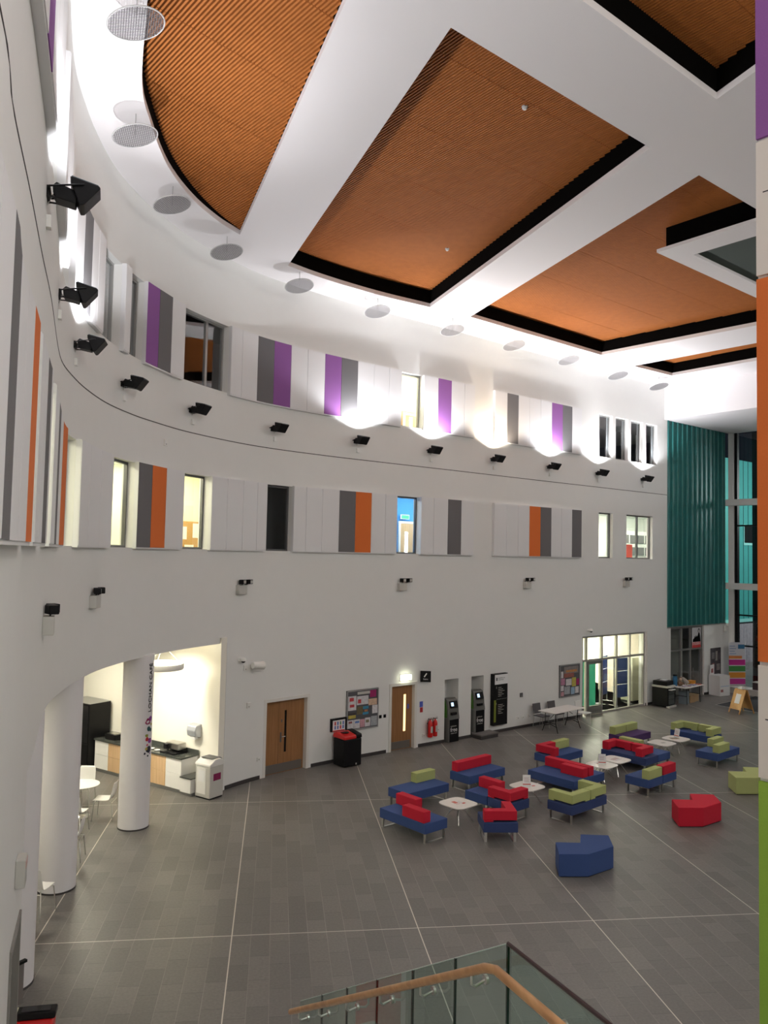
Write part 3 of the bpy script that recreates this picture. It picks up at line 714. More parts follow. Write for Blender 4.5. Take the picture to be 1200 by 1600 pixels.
# ------------------------------------------------------------------ kiosks in their niches
def niche(s0, s1):
    n = MB(); curved_slab(n, s0-.02, s1+.02, 0, 2.1, -.62, -.58); curved_slab(n, s0-.05, s0-.0, 0, 2.1, -.6, -.301); curved_slab(n, s1, s1+.05, 0, 2.1, -.6, -.301); curved_slab(n, s0-.05, s1+.05, 2.06, 2.12, -.6, -.301)
    struct(n.build('wall_niche', WHITE))
niche(30.42, 31.06); niche(31.68, 32.3)
KG = mat('kiosk_grey', (.15, .15, .14), .35, metal=.2); KGR = mat('kiosk_green', (.07, .20, .03), .5)
def kiosk(s, z, label):
    t = wthing('cash_machine', label, 'cash machine', s, z, 'free cash machines in the wall niches', .02)
    w_ = .26
    MB().box(-w_+.02, w_-.02, -.10, .40, 0, .74).build('cabinet', BLACKPL, t, bevel=.01)
    MB().ext([(-.13, .74), (.4, .74), (.4, 1.38), (.1, 1.42), (.0, 1.38), (-.06, 1.2), (-.09, .95)], -w_+.02, w_-.02, 'X').build('fascia', KG, t, bevel=.015)
    MB().box(-w_-.002, -w_+.025, -.14, .42, 0, .78).build('side_trim', KG, t, bevel=.005)
    MB().ext([(-.02, .8), (.36, .8), (.36, 1.36), (.08, 1.36), (.0, 1.15)], -w_+.003, -w_+.019, 'X').build('green_side_panel', KGR, t)
    T = Matrix.Translation((0, -.055, 1.22)) @ Matrix.Rotation(-.28, 4, 'X')
    MB().box(-.17, .17, -.04, .0, -.11, .12, T=T).build('screen_recess', BLACK, t, bevel=.01)
    MB().box(-.13, -.02, -.046, -.04, -.05, .07, T=T).build('screen', mat('kiosk_screen', (.5, .7, .9), .2, emit=1.3, ecol=(.6, .78, 1)), t)
    MB().box(-.16, .10, -.15, -.10, .90, .98).build('keypad_shelf', BLACK, t, bevel=.008)
    text('cashzone', .075, t, (-.02, -.103, .50), GPLAST, 'small_lettering', align='CENTER')
    text('free', .20, t, (0, -.103, .34), PAPER, 'free_lettering', align='CENTER')
    text('withdrawals', .058, t, (0, -.103, .27), GPLAST, 'small_lettering', align='CENTER')
    return t
kiosk(30.75, 0, 'black and grey free cash machine in the left wall niche')
kiosk(32.0, .17, 'black and grey free cash machine on a plinth in the right niche')
q = wthing('kiosk_plinth', 'low dark stone plinth under the right cash machine', 'plinth', 32.12, 0, None, .02)
MB().box(-.42, .42, -.46, -.03, 0, .12).build('plinth_body', SKIRT, q); MB().box(-.44, .44, -.48, -.03, .12, .165).build('plinth_top', mat('stone_top', (.17, .155, .15), .5), q)

# ------------------------------------------------------------------ signs and fittings on the wall
q = wthing('directory_sign', 'tall black directory board with white head and green strip right of cash machines', 'sign', 33.02, .29, None, .0)
MB().box(-.37, .37, -.14, 0, 0, 1.79).build('board', BLACKPL, q); MB().box(-.30, .375, -.146, -.14, 1.42, 1.76).build('white_head', PAPER, q)
MB().box(-.33, -.23, -.146, -.14, .12, .88).build('green_strip', mat('olive_green', (.18, .22, .02), .6), q)
text('UNIVERSITY OF', .05, q, (-.13, -.148, 1.62), DGREY); text('HIGHLANDS', .05, q, (-.13, -.148, 1.56), DGREY)
MB().box(-.24, -.17, -.148, -.146, 1.55, 1.66).build('crest', DGREY, q)
for i, z in enumerate([1.30, 1.24, 1.18, 1.12, 1.06, 1.0, .70, .64, .58, .52, .46, .40]): MB().box(-.12, .05+((i*37) % 5)*.04, -.1415, -.14, z, z+.014).build('text_line', GPLAST, q)
text('2', .1, q, (-.24, -.142, 1.28), GPLAST); text('1', .1, q, (-.24, -.142, .72), GPLAST)
MB().box(-.2, .33, -.1415, -.14, .90, .905).build('divider', GPLAST, q)

def notice_board(s0, s1, z0, z1, label, sheets, head):
    sm = (s0+s1)/2; hw = (s1-s0)/2; h = z1-z0
    q = wthing('notice_board', label, 'notice board', sm, z0)
    MB().box(-hw, hw, -.045, 0, 0, h).build('backboard', mat('notice_felt', (.09, .09, .10), .8), q)
    mb = MB(); f = .03
    mb.box(-hw, hw, -.06, -.0, 0, f); mb.box(-hw, hw, -.06, 0, h-f, h); mb.box(-hw, -hw+f, -.06, 0, f, h-f); mb.box(hw-f, hw, -.06, 0, f, h-f)
    mb.build('frame', mat('alu_frame', (.38, .38, .39), .4, metal=.4), q)
    if head: MB().box(-hw*.35, hw*.45, -.048, -.045, h-.14, h-.06).build('header_strip', GPLAST, q)
    for i, (x, z, a, b, c) in enumerate(sheets):
        MB().box(x*2*hw-hw, (x+a)*2*hw-hw, -.05-.0004*i, -.046, z*h, (z+b)*h).build('pinned_sheet', mat('print_%d_%d_%d' % tuple(int(v*99) for v in c), c, .7, noise=.35, nscale=14), q)
R_, W2, TQ, YE, PK, PE, GY, DK, BL, MA = (.5, .05, .06), (.62, .6, .62), (.05, .25, .4), (.5, .42, .08), (.55, .3, .34), (.6, .42, .3), (.35, .37, .4), (.06, .05, .05), (.1, .2, .5), (.35, .02, .13)
notice_board(26.34, 27.56, .87, 2.06, 'grey framed notice board covered with posters left of the second oak door',
    [(.04, .5, .25, .36, W2), (.08, .73, .13, .09, R_), (.09, .58, .14, .07, R_), (.31, .62, .36, .22, W2), (.34, .66, .1, .1, R_), (.72, .78, .2, .18, MA), (.68, .58, .27, .16, PE), (.31, .38, .2, .2, (.15, .12, .06)), (.5, .5, .18, .07, TQ), (.5, .36, .18, .06, TQ), (.55, .43, .1, .05, (.5, .2, .08)), (.8, .36, .17, .21, W2), (.05, .3, .23, .08, YE), (.05, .38, .23, .06, DK),
     (.03, .04, .19, .22, W2), (.06, .18, .11, .05, (.25, .08, .08)), (.23, .04, .18, .22, W2), (.26, .17, .13, .05, BL), (.42, .05, .14, .2, PK), (.57, .05, .17, .22, W2), (.6, .15, .1, .07, (.2, .18, .1)), (.76, .05, .2, .24, GY)], True)
notice_board(36.45, 37.68, .88, 2.1, 'notice board with tiger coloured poster and leaflets left of the glass entrance',
    [(.2, .72, .72, .22, (.22, .2, .2)), (.3, .76, .55, .07, (.5, .22, .08)), (.2, .6, .5, .13, (.3, .1, .08)), (.05, .38, .2, .2, (.45, .2, .3)), (.3, .35, .28, .2, W2), (.6, .3, .2, .28, YE), (.82, .33, .14, .2, MA), (.05, .2, .14, .16, W2), (.22, .08, .28, .24, GY), (.55, .06, .18, .22, (.3, .45, .6)), (.76, .08, .18, .2, W2), (.06, .04, .14, .13, PK), (.06, .6, .1, .2, W2)], False)
q = wthing('leaflet_holder', 'black rimmed panel of small coloured tags above the red topped bin', 'sign', 26.05, .92)
MB().box(-.28, .28, -.05, 0, 0, .37).build('board', PAPER, q)
mb = MB(); mb.box(-.29, .29, -.07, 0, .33, .38); mb.box(-.29, -.24, -.07, 0, 0, .33); mb.box(.24, .29, -.07, 0, 0, .33); mb.build('frame', BLACKPL, q)
for i, (a, b) in enumerate([(R_, BL), (BL, BL), ((.1, .3, .15), R_), (BL, BL)]):
    x = -.16+i*.1; MB().box(x, x+.05, -.055, -.05, .18, .28).build('upper_tag', mat('tag%d' % i, a, .5), q); MB().box(x, x+.05, -.055, -.05, .06, .16).build('lower_tag', mat('tagb%d' % i, b, .5), q)
MB().box(-.22, .22, -.055, -.05, .0, .03).build('red_strip', REDP, q)
for s, lb in ((27.68, 'black square switch nearest the posters board'), (27.86, 'black square switch nearest the second oak door')):
    q = wthing('wall_switch', lb, 'switch', s, 1.10); MB().box(-.05, .05, -.012, 0, 0, .10).build('plate', BLACKPL, q, bevel=.003); MB().box(-.02, .02, -.018, -.012, .03, .07).build('rocker', BLACK, q)
q = wthing('projecting_sign', 'black projecting sign with white pictogram and word beside the second oak door', 'sign', 29.40, 2.1, None, .17); q.rotation_euler[2] += -.75
MB().box(-.17, .17, -.03, .03, 0, .35).build('plate', BLACKPL, q)
MB().ext([(-.06, .17), (-.03, .15), (.05, .27), (.02, .29)], -.034, -.031, 'Y').build('pictogram', PAPER, q)
text('Stairs', .07, q, (0, -.032, .07), PAPER, align='CENTER')
MB().tube([(.12, .03, .3), (.16, .16, .3)], .012).build('bracket', BLACK, q)
q = wthing('safety_notice', 'small blue over red safety notice above the fire extinguishers', 'sign', 29.38, 1.10)
MB().box(-.07, .07, -.006, 0, .17, .35).build('blue_notice', mat('notice_blue', (.08, .12, .5), .5), q); MB().box(-.05, .07, -.006, 0, 0, .16).build('red_notice', mat('notice_red', (.5, .03, .04), .5), q)
def extinguisher(s, off, label, sc=1):
    t = wthing('fire_extinguisher', label, 'fire extinguisher', s, .30, 'fire extinguishers hung on the wall', off)
    r = .085*sc
    MB().lathe([(r*.9, 0), (r, .02), (r, .42), (r*.75, .49), (r*.3, .53), (r*.28, .56)], n=16).build('cylinder', REDP, t, smooth=40)
    MB().box(-.02, .09, -.015, .015, .56, .575).build('carry_handle', BLACK, t); MB().box(-.01, .09, -.015, .015, .60, .615).build('squeeze_lever', CHROME, t)
    MB().tube([(-.02, 0, .56), (-.07, 0, .60), (-.12, -.02, .52), (-.125, -.02, .3), (-.11, -.02, .12)], .012, 6).build('hose', BLACK, t)
    MB().box(-.04, .04, -r-.004, -r+.01, .15, .35).build('instruction_label', GPLAST, t)
    MB().box(-.03, .03, .05, off-.01, .40, .44).build('wall_bracket', GREYM, t)
extinguisher(29.66, .14, 'red fire extinguisher nearest the second oak door'); extinguisher(29.90, .12, 'red fire extinguisher furthest from the second oak door', .9)
def camdome(s, z, label, k):
    q = wthing('security_camera', label, 'security camera', s, z)
    MB().cyl((0, 0), .07, -.03, .03, 16).build('mount', WPLAST, q)
    MB().lathe([(.075, -.035), (.08, 0), (.06, .04), (.03, .055)], (0, -.12), 16).build('housing', WPLAST, q, smooth=50)
    MB().lathe([(.015, -.085), (.045, -.07), (.06, -.036)], (0, -.12), 16).build('dark_dome', BLACK, q, smooth=50)
    MB().tube([(0, 0, .01), (0, -.1, .01)], .025).build('arm', WPLAST, q)
camdome(22.42, 3.32, 'white dome camera with black lens by the cafe opening', 0)
camdome(38.29, 3.36, 'white dome camera with black lens above the glass entrance', 1)
q = wthing('wall_speaker', 'cream cylinder horn speaker on the wall right of the cafe opening', 'speaker', 22.85, 3.12)
MB().tube([(0, 0, 0), (-.05, -.18, .02)], .02).build('arm', WPLAST, q)
MB().tube([(-.12, -.18, .02), (.22, -.24, .0)], .09, 16, r2=.115).build('horn', WPLAST, q, smooth=50); MB().tube([(.221, -.24, .0), (.226, -.241, 0)], .10, 16).build('grille', GPLAST, q)
for s, z, lb in [(22.62, 3.0, 'tiny white box below the horn speaker'), (22.78, 1.98, 'white sounder box between the cafe opening and first oak door'), (34.28, 1.12, 'small dark control plate right of the directory board'), (30.13, .42, 'small outlet plate right of the extinguishers'), (29.5, .30, 'double outlet plate under the extinguishers'), (34.1, .34, 'left low socket under the control plate'), (34.38, .34, 'middle low socket under the control plate'), (34.74, .34, 'right low socket near the folding table'), (23.2, .5, 'grey floor level outlet left of first oak door'), (19.15, 8.62, 'small sensor box on the blank curved wall below the floodlights')]:
    q = wthing('wall_box', lb, 'wall fitting', s, z)
    k = .06 if z < .6 else .07
    MB().box(-k, k, -.03, 0, 0, .10 if z < .6 else .15).build('cover', DGREY if 'dark' in lb else WPLAST, q, bevel=.004)
    MB().box(-.02, .02, -.034, -.03, .03, .05).build('slot', GREYM, q)
q = wthing('wall_alarm_box', 'pale grey box at the jamb of the far left opening', 'wall fitting', 8.22, 2.93)
MB().box(-.11, .11, -.09, 0, 0, .27).build('case', GPLAST, q, bevel=.01); MB().box(-.09, .09, -.094, -.09, .18, .25).build('pink_label', mat('pale_pink', (.6, .4, .38), .6), q)

# ------------------------------------------------------------------ floodlights and reflector discs
FL = [(2.1, 1), (8.35, 1), (11.5, 1), (14.0, 1), (17.15, 0), (20.2, 0), (23.4, 0), (26.5, 1), (29.55, 1), (32.6, 2), (35.72, 1), (38.77, 1), (41.95, 1)]
HEADM = BLACK
def floodlight(label):
    t = thing('floodlight', label, 'floodlight', (0, 0, 0), 0, 'uplighting floodlights along the curved wall')
    MB().ext([(-.245, .215), (-.56, .125), (-.575, .09), (-.40, -.20), (-.36, -.21), (-.25, .12)], -.18, .18, 'X').build('lamp_head', HEADM, t, bevel=.012)
    MB().ext([(-.26, .222), (-.55, .135), (-.548, .142), (-.262, .23)], -.165, .165, 'X').build('front_glass', mat('flood_glass', (.3, .38, .42), .1, metal=.5), t)
    MB().ext([(-.06, .06), (-.10, .12), (-.30, .03), (-.33, -.06), (-.31, -.17), (-.10, -.12), (-.07, -.04)], -.12, .12, 'X').build('ballast_box', BLACKPL, t, bevel=.01)
    mb = MB()
    for x in (-.2, .2): mb.tube([(x, -.03, -.0), (x, -.20, .05), (x, -.40, .10)], .014, 6)
    mb.tube([(-.2, -.03, 0), (.2, -.03, 0)], .014, 6); mb.build('yoke', BLACK, t)
    mb = MB(); mb.box(-.12, .12, -.03, 0, -.12, .05); mb.box(-.11, -.09, -.2, 0, -.12, -.10); mb.box(.09, .11, -.2, 0, -.12, -.10); mb.build('wall_bracket', BLACK, t)
    MB().tube([(.04, -.0, -.2), (.05, -.05, -.02), (.05, -.12, .06), (.05, -.22, .03)], .007, 6).build('cable', GPLAST, t)
    return t
flabels = ['black floodlight out of sight behind the viewer', 'largest black floodlight in view, burning, beside the glare on the left wall',
  'second black floodlight down the left wall, lit scallop above it', 'black floodlight third from the left with an unlit wall above', 'black floodlight under the purple and grey boards', 'black floodlight below the dark double window',
  'black floodlight under the first grey and purple pair of the long unit', 'black floodlight with a wide white glare above, under the long unit', 'black floodlight under the single purple board unit',
  'black floodlight with the warm coloured glare at the gap in the upper panels', 'black floodlight under the purple board of the farthest unit', 'black floodlight under the first of four small windows', 'black floodlight furthest away beside the teal bay']
dlabels = ['white perforated disc hidden behind the viewer', 'white perforated disc out of view over the first floodlight', 'largest white perforated disc at the top left',
  'second largest perforated disc against the curved slat edge', 'perforated disc by the bend, third from the top left', 'perforated disc by the pointed corner of the curved slat panel', 'perforated disc left of the big slat panel corner',
  'perforated disc under the warm glow of the big slat panel', 'perforated disc beside the warm white ceiling glare', 'perforated disc under the left end of the third slat panel', 'perforated disc under the middle of the third slat panel edge', 'perforated disc near the far corner of the third slat panel', 'furthest perforated disc beside the bulkhead']
DISC = {2: (-3.59, 10.67), 3: (-4.54, 13.67), 4: (-4.62, 16.45), 5: (-3.98, 19.06), 6: (-2.45, 21.42), 7: (-.32, 23.58), 8: (2.1, 25.39), 9: (4.38, 27.11), 10: (6.72, 29.0), 11: (9.22, 31.29), 12: (11.49, 33.13)}
FZ = 9.66
JB = ['out of sight floodlight', 'largest floodlight in view', 'second floodlight down the left wall', 'third floodlight from the left', 'floodlight below the purple and grey boards', 'floodlight below the dark double window', 'floodlight at the left end of the long unit', 'floodlight with the wide glare above it', 'floodlight under the single purple board unit', 'floodlight with the warm glare', 'floodlight under the farthest purple board', 'floodlight under the first small window', 'floodlight beside the teal bay']
proto = floodlight(flabels[0]); proto.scale = (.8, .9, .68)
# perforated disc: a ring plus a plate with real holes
def disc_mesh():
    mb = MB(); Rd = .385; th = .004; cell = .034; hr = .0120
    n = int(Rd/cell)+2
    vs = {}; V = []; Fc = []
    def vid(p):
        k = (round(p[0], 5), round(p[1], 5))
        if k not in vs: vs[k] = len(V); V.append((p[0], p[1], 0))
        return vs[k]
    for i in range(-n, n):
        for j in range(-n, n):
            cx = (i+.5)*cell; cy = (j+.5)*cell
            if math.hypot(cx, cy) > Rd-.004: continue
            c4 = [(cx-cell/2, cy-cell/2), (cx+cell/2, cy-cell/2), (cx+cell/2, cy+cell/2), (cx-cell/2, cy+cell/2)]
            h4 = [(cx-hr, cy-hr), (cx+hr, cy-hr), (cx+hr, cy+hr), (cx-hr, cy+hr)]
            a = [vid(p) for p in c4]; b = [vid(p) for p in h4]
            for k in range(4): Fc.append([a[k], a[(k+1) % 4], b[(k+1) % 4], b[k]])
    mb.add(V, Fc)
    return mb
dmb = disc_mesh()
DM = mat('disc_grey_metal', (.16, .155, .16), .45, metal=.3)
def reflector(label):
    t = thing('reflector_disc', label, 'reflector disc', (0, 0, 0), 0, 'perforated reflector discs hung under the ceiling')
    o = dmb.build('perforated_plate', DM, t); o.rotation_euler = (-.24, 0, 0)
    so = o.modifiers.new('thickness', 'SOLIDIFY'); so.thickness = .006
    n = 48; Rr = .392
    o2 = MB().tube([(Rr*math.cos(2*PI*i/n), Rr*math.sin(2*PI*i/n), 0) for i in range(n)], .011, 8, closed=True).build('rim', mat('disc_rim', (.5, .5, .5), .5), t, smooth=60); o2.rotation_euler = (-.24, 0, 0)
    MB().tube([(0, 0, .0), (0, 0, CEIL-13.5)], .006, 6).build('hanging_rod', GREYM, t)
    return t
dproto = reflector(dlabels[0])
for i, (s, on) in enumerate(FL):
    p = pos(s, 0); tt = tan_at(s); a = math.atan2(tt[1], tt[0]); FZ = 9.66+{1: .19, 2: .10}.get(i, 0)
    if i == 0: o = proto; o.location = (p[0], p[1], FZ); o.rotation_euler = (0, 0, a)
    else: o = dup(proto, (p[0], p[1], FZ), a, flabels[i])
    q = dup_box = wthing('junction_box', 'white box under the ' + JB[i], 'junction box', s+.06, FZ-.36, 'white junction boxes under the floodlights')
    MB().box(-.05, .05, -.05, 0, 0, .13).build('cover', WPLAST, q, bevel=.004)
    dp = DISC.get(i, tuple(pos(s, 1.5)))
    if i == 0: o = dproto; o.location = (*dp, 13.5); o.rotation_euler = (0, 0, a)
    else: o = dup(dproto, (*dp, 13.5), a, dlabels[i])
    if on:
        l = bpy.data.lights.new('flood_lamp', 'SPOT'); l.energy = FLOOD_W*(.65 if i < 4 else 1.3); l.spot_size = math.radians(146); l.spot_blend = .35; l.shadow_soft_size = .05
        l.color = (1, .84, .66) if on == 2 else (.96, .96, 1)
        lo = bpy.data.objects.new('flood_lamp', l); COL.objects.link(lo)
        lp = pos(s, .38); lo.location = (lp[0], lp[1], FZ+.16)
        nrm = np.array([tt[1], -tt[0]]); lo.rotation_euler = Vector((nrm[0]*.27, nrm[1]*.27, 1)).to_track_quat('-Z', 'Y').to_euler()
        l2 = l.copy(); l2.energy = FLOOD_W*(.7 if i < 4 else 1.2); l2.spot_size = math.radians(62); l2.spot_blend = .9; l2.shadow_soft_size = .04
        lo2 = bpy.data.objects.new('flood_lamp_core', l2); COL.objects.link(lo2); lo2.location = lo.location; lo2.rotation_euler = Vector((nrm[0]*.36, nrm[1]*.36, 1)).to_track_quat('-Z', 'Y').to_euler()

def twin(s, label):
    t = wthing('emergency_twin_spot', label, 'emergency light', s, 5.06, 'twin spot emergency lights on the blank wall')
    MB().box(-.17, .13, -.14, 0, 0, .24).build('battery_box', GPLAST, t, bevel=.008)
    for x in (-.02, .24):
        T = Matrix.Translation((x, -.10, .32)) @ Matrix.Rotation(.35, 4, 'Z')
        h = MB().box(-.10, .10, -.07, .06, -.055, .065, T=T).build('spot_head', BLACK, t, bevel=.012)
        MB().box(-.075, .075, -.074, -.07, -.035, .045, T=T).build('lens', GPLAST, h)
        MB().tube([(min(x, .1), -.08, .24), (x, -.1, .28)], .012, 6).build('stem', BLACK, t)
for s, l_ in [(11.0, 'twin spot emergency light nearest the viewer on the left wall'), (15.95, 'twin spot emergency light above the cafe opening, second from left'), (22.34, 'twin spot emergency light above right end of the cafe opening'), (28.44, 'twin spot emergency light above the second oak door'), (34.5, 'twin spot emergency light above the directory board area'), (40.75, 'twin spot emergency light above the glass entrance')]:
    twin(s, l_)

# small white downlights / sensors in slats
for (x, y), lb in [((2.42, 14.1), 'small white sensor in the near corner of big slat panel'), ((-1.2, 17.0), 'white sensor in the curved slat panel'), ((1.55, 20.9), 'white sensor near the far end of big slat panel')]:
    o = thing('ceiling_sensor', lb, 'sensor', (x, y, ZS-.0)); MB().lathe([(.03, -.05), (.05, -.02), (.05, .0)], n=12).build('body', WPLAST, o); MB().cyl((0, 0), .06, 0, .01, 12).build('base', WPLAST, o)

# ------------------------------------------------------------------ cafe
J = np.array([-3.88, 20.5]); CD = np.array([-.83, .557]); CN = np.array([.557, .83])
Q1 = J+CD*11.5
wall_seg('wall_cafe', J+CD*.31+CN*.0, Q1, 0, 3.9, .2, mat('cafe_cream_paint', (.86, .83, .72), .8)) if False else struct(MB().prism([tuple(J+CD*.3), tuple(J+CD*.3+CN*.2), tuple(Q1+CN*.2), tuple(Q1)], 0, 3.95).build('wall_cafe', mat('cafe_cream_paint', (.86, .83, .74), .8)))
CP = MATS['cafe_cream_paint']
Q2 = Q1+np.array([-5, -6.5]); Q3 = np.array([-14.5, 8.0]); Q4 = pos(8.86, -.31)
for a, b in ((Q1, Q2), (Q2, Q3), (Q3, Q4)):
    d_ = (b-a)/np.hypot(*(b-a)); nn = np.array([d_[1], -d_[0]])
    struct(MB().prism([tuple(a), tuple(b), tuple(b+nn*.15), tuple(a+nn*.15)], 0, 3.95).build('wall_cafe', CP))
cp = [tuple(pos(s, -.29)) for s in srange(8.9, 21.9, .5)]
struct(MB().prism(cp+[tuple(J+CD*.3), tuple(Q1), tuple(Q2), tuple(Q3)], 3.85, 3.95).build('ceiling_cafe', CP))
for i, (x, y) in enumerate([(-7.2, 19.6), (-8.6, 21.4), (-8.3, 16.2), (-8.0, 13.2), (-10.5, 18.6)]):
    t = thing('ceiling_light', 'square ceiling light panel in the cafe ' + ['above the round table', 'above the fridge end of the counter', 'behind the second column', 'behind the third column', 'in the middle of the room'][i], 'light', (x, y, 3.80), 0, 'square light panels in the cafe ceiling')
    MB().box(-.3, .3, -.3, .3, 0, .03).build('diffuser', LAMPCAFE, t); mb = MB(); mb.prism([(-.33, -.33), (.33, -.33), (.33, .33), (-.33, .33)], -.01, .049, 0, holes=[[(-.3, -.3), (.3, -.3), (.3, .3), (-.3, .3)]]); mb.build('frame', WPLAST, t)
l = bpy.data.lights.new('cafe_wall_washer', 'SPOT'); l.energy = 330; l.spot_size = math.radians(75); l.spot_blend = .8; l.color = (1, .95, .78); l.shadow_soft_size = .08
lo = bpy.data.objects.new('cafe_wall_washer', l); COL.objects.link(lo); lo.location = (-6.2, 19.55, 3.75); lo.rotation_euler = (Vector((*(J+CD*1.5), 2.0))-Vector((-6.2, 19.55, 3.75))).to_track_quat('-Z', 'Y').to_euler()
def column(x, y, n):
    o = MB().cyl((0, 0), .335, 0.03, 3.83, 64).build('column', mat('column_white', (.78, .76, .77), .55), None, smooth=40); o.location = (x, y, 0); struct(o); return o
C1 = (-5.47, 18.12); C2 = (-5.84, 14.83); C3 = (-5.205, 11.62)
col1 = column(*C1, 1); column(*C2, 2); column(*C3, 3)
for (x, y) in (C1, C2, C3):
    o = MB().cyl((0, 0), .345, 0, .03, 48).build('trim_5', SKIRT); o.location = (x, y, 0); struct(o)
# lettering and mosaic on the first column
va = math.atan2(-C1[1], -C1[0])              # direction from column to viewer
la = va+math.radians(50)
sg = thing('column_lettering', 'black vertical cafe name lettering with multicoloured mosaic on the first column', 'sign', (C1[0], C1[1], 0), la+PI/2)
text('LOCHAN CAFÉ', .125, sg, (.045, -.345, 2.56), BLACK, rot=(0, -PI/2, -PI/2) if False else (PI/2, -PI/2, 0), extrude=.004, stretch=1.28)
mcs = [(.30, .01, .08), (.22, .03, .30), (.02, .08, .09), (.25, .28, .03), (.5, .03, .03), (.25, .05, .3), (.01, .01, .03), (.5, .4, .1), (.6, .1, .15)]
random.seed(3)
for k, (x, z, r, c) in enumerate([(-.02, 2.36, .085, 0), (.05, 2.42, .06, 1), (.0, 2.20, .06, 2), (.07, 2.16, .04, 2), (-.05, 2.05, .045, 3), (-.04, 1.97, .05, 4), (.05, 1.93, .07, 5), (-.03, 1.84, .03, 8), (.02, 1.74, .09, 6), (-.05, 1.76, .04, 7), (-.09, 1.66, .025, 6), (.0, 1.60, .025, 6), (.07, 1.64, .02, 1), (.09, 2.28, .035, 7)]):
    n = 9; pr = [(x+r*random.uniform(.7, 1.1)*math.cos(2*PI*i/n), z+r*random.uniform(.7, 1.1)*math.sin(2*PI*i/n)) for i in range(n)]
    yy = lambda px: -math.sqrt(.336**2-px*px)
    mb = MB(); vs = [(a, yy(a)-.004, b) for a, b in pr]+[(a, yy(a)-.0005, b) for a, b in pr]
    mb.add(vs, [list(range(n-1, -1, -1)), list(range(n, 2*n))]+[[i, (i+1) % n, (i+1) % n+n, i+n] for i in range(n)]); mb.build('mosaic_piece', mat('mosaic_%d' % c, mcs[c], .5), sg)

# counter run, fridge, bin
F0 = np.array([-5.05, 20.52]); ca = math.atan2(-CD[1], -CD[0])
F1 = F0+CD*3.5
t = thing('cafe_counter', 'cafe counter with white and pale wood fronts and dark worktop', 'counter', (*F1, 0), ca)   # local x runs toward the hall, local y into the wall
MB().box(0, 3.5, .05, .58, .1, .86).build('carcass', WPLAST, t); MB().box(0.0, 3.48, .08, .58, 0, .1).build('plinth', GREYM, t)
fronts = ['w', 'o', 'o', 'w', 'o', 'w']
for i, c in enumerate(fronts):
    x = i*3.5/6
    for z0, z1 in ((.105, .48), (.486, .855)):
        MB().box(x+.004, x+3.5/6-.004, .03, .05, z0, z1).build('door', PALEW if c == 'o' else WPLAST, t)
MB().box(-.02, 3.52, .0, .6, .86, .90).build('worktop', COUNTER, t); MB().box(0, 3.52, .58, .6, .90, 1.0).build('upstand', COUNTER, t)
t = thing('low_counter_end', 'low white end cupboard stepping down beside the recycling bin', 'cupboard', (*(F0+CD*-.01), 0), ca)
MB().box(0, .38, .0, .58, .08, .43).build('carcass', WPLAST, t); MB().box(0, .40, -.02, .58, .43, .46).build('worktop', COUNTER, t); MB().box(.0, .36, .06, .58, 0, .08).build('plinth', GREYM, t)
t = thing('drinks_fridge', 'tall black fridge cabinet at the far end of the cafe counter', 'fridge', (*(F1+CD*1.15), 0), ca)
MB().box(0, 1.1, -.15, .55, .06, 1.85).build('cabinet', BLACKPL, t, bevel=.01); MB().box(.03, 1.07, -.17, -.15, .78, 1.80).build('glass_door', mat('fridge_door', (.012, .012, .014), .15), t); MB().box(.03, 1.07, -.17, -.15, .1, .74).build('lower_door', BLACK, t)
MB().box(.0, 1.1, -.12, .5, 0, .06).build('plinth', BLACK, t); MB().box(0, 1.1, -.15, .55, 1.85, 1.862).build('top_plate', GREYM, t)
t = thing('coffee_machine', 'boxy steel coffee machine on the cafe worktop', 'coffee machine', (*(F0+CD*.62+CN*.2), .90), ca)
MB().box(-.25, .25, .05, .33, .08, .26).build('body', CHROME, t, bevel=.03); MB().box(-.28, .28, -.1, .33, .0, .04).build('drip_tray', BLACKPL, t); MB().box(-.22, -.1, -.04, .05, .1, .22).build('spout_block', BLACKPL, t)
for x in (-.2, .2): MB().tube([(x, .1, .03), (x, .1, .09)], .015).build('foot', BLACK, t)
for k, (a, b, h) in enumerate([(1.1, .18, .03), (1.35, .22, .03), (1.7, .15, .05)]):
    t = thing('saucer', ['white saucer nearest the coffee machine', 'white saucer second from the coffee machine', 'white saucer furthest along the cafe worktop'][k], 'saucer', (*(F0+CD*a+CN*b), .90)); MB().lathe([(.03, 0), (.07, .012), (.075, .02), (.06, .016), (.02, .008)], n=20).build('dish', WPLAST, t, smooth=50)
t = thing('cafe_tap', 'slim black mixer tap at the cafe sink', 'tap', (*(F0+CD*1.95+CN*.35), .90), ca)
MB().tube([(0, 0, 0), (0, 0, .28), (0, -.05, .33), (0, -.14, .33), (0, -.17, .27)], .011).build('spout', BLACK, t); MB().box(-.03, .03, -.01, .01, .04, .055).build('lever', BLACK, t)
t = thing('cafe_till', 'small black appliance on the worktop beside the fridge', 'appliance', (*(F0+CD*3.05+CN*.3), .90), ca)
MB().box(-.22, .22, -.14, .14, 0, .14).build('body', BLACKPL, t, bevel=.02); MB().box(-.18, .18, -.1, .1, .14, .16).build('lid', CHROME, t)
t = thing('hand_dryer', 'silver hand towel dispenser on the lit cafe wall', 'dispenser', (*(J+CD*1.08-CN*.005), 1.32), ca)
MB().ext([(0, 0), (-.2, .05), (-.24, .2), (-.2, .32), (0, .36)], -.16, .16, 'X').build('body', mat('dispenser_silver', (.5, .52, .56), .3, metal=.4), t, bevel=.02); MB().box(-.1, .1, -.17, -.05, -.03, .04).build('nozzle', WPLAST, t)
t = thing('recycling_bin', 'cream recycling bin with dark hinged top at the cafe opening', 'bin', (-4.285, 20.395, 0), ca)
MB().box(-.26, .26, -.22, .25, .03, .80).build('body', GPLAST, t, bevel=.02)
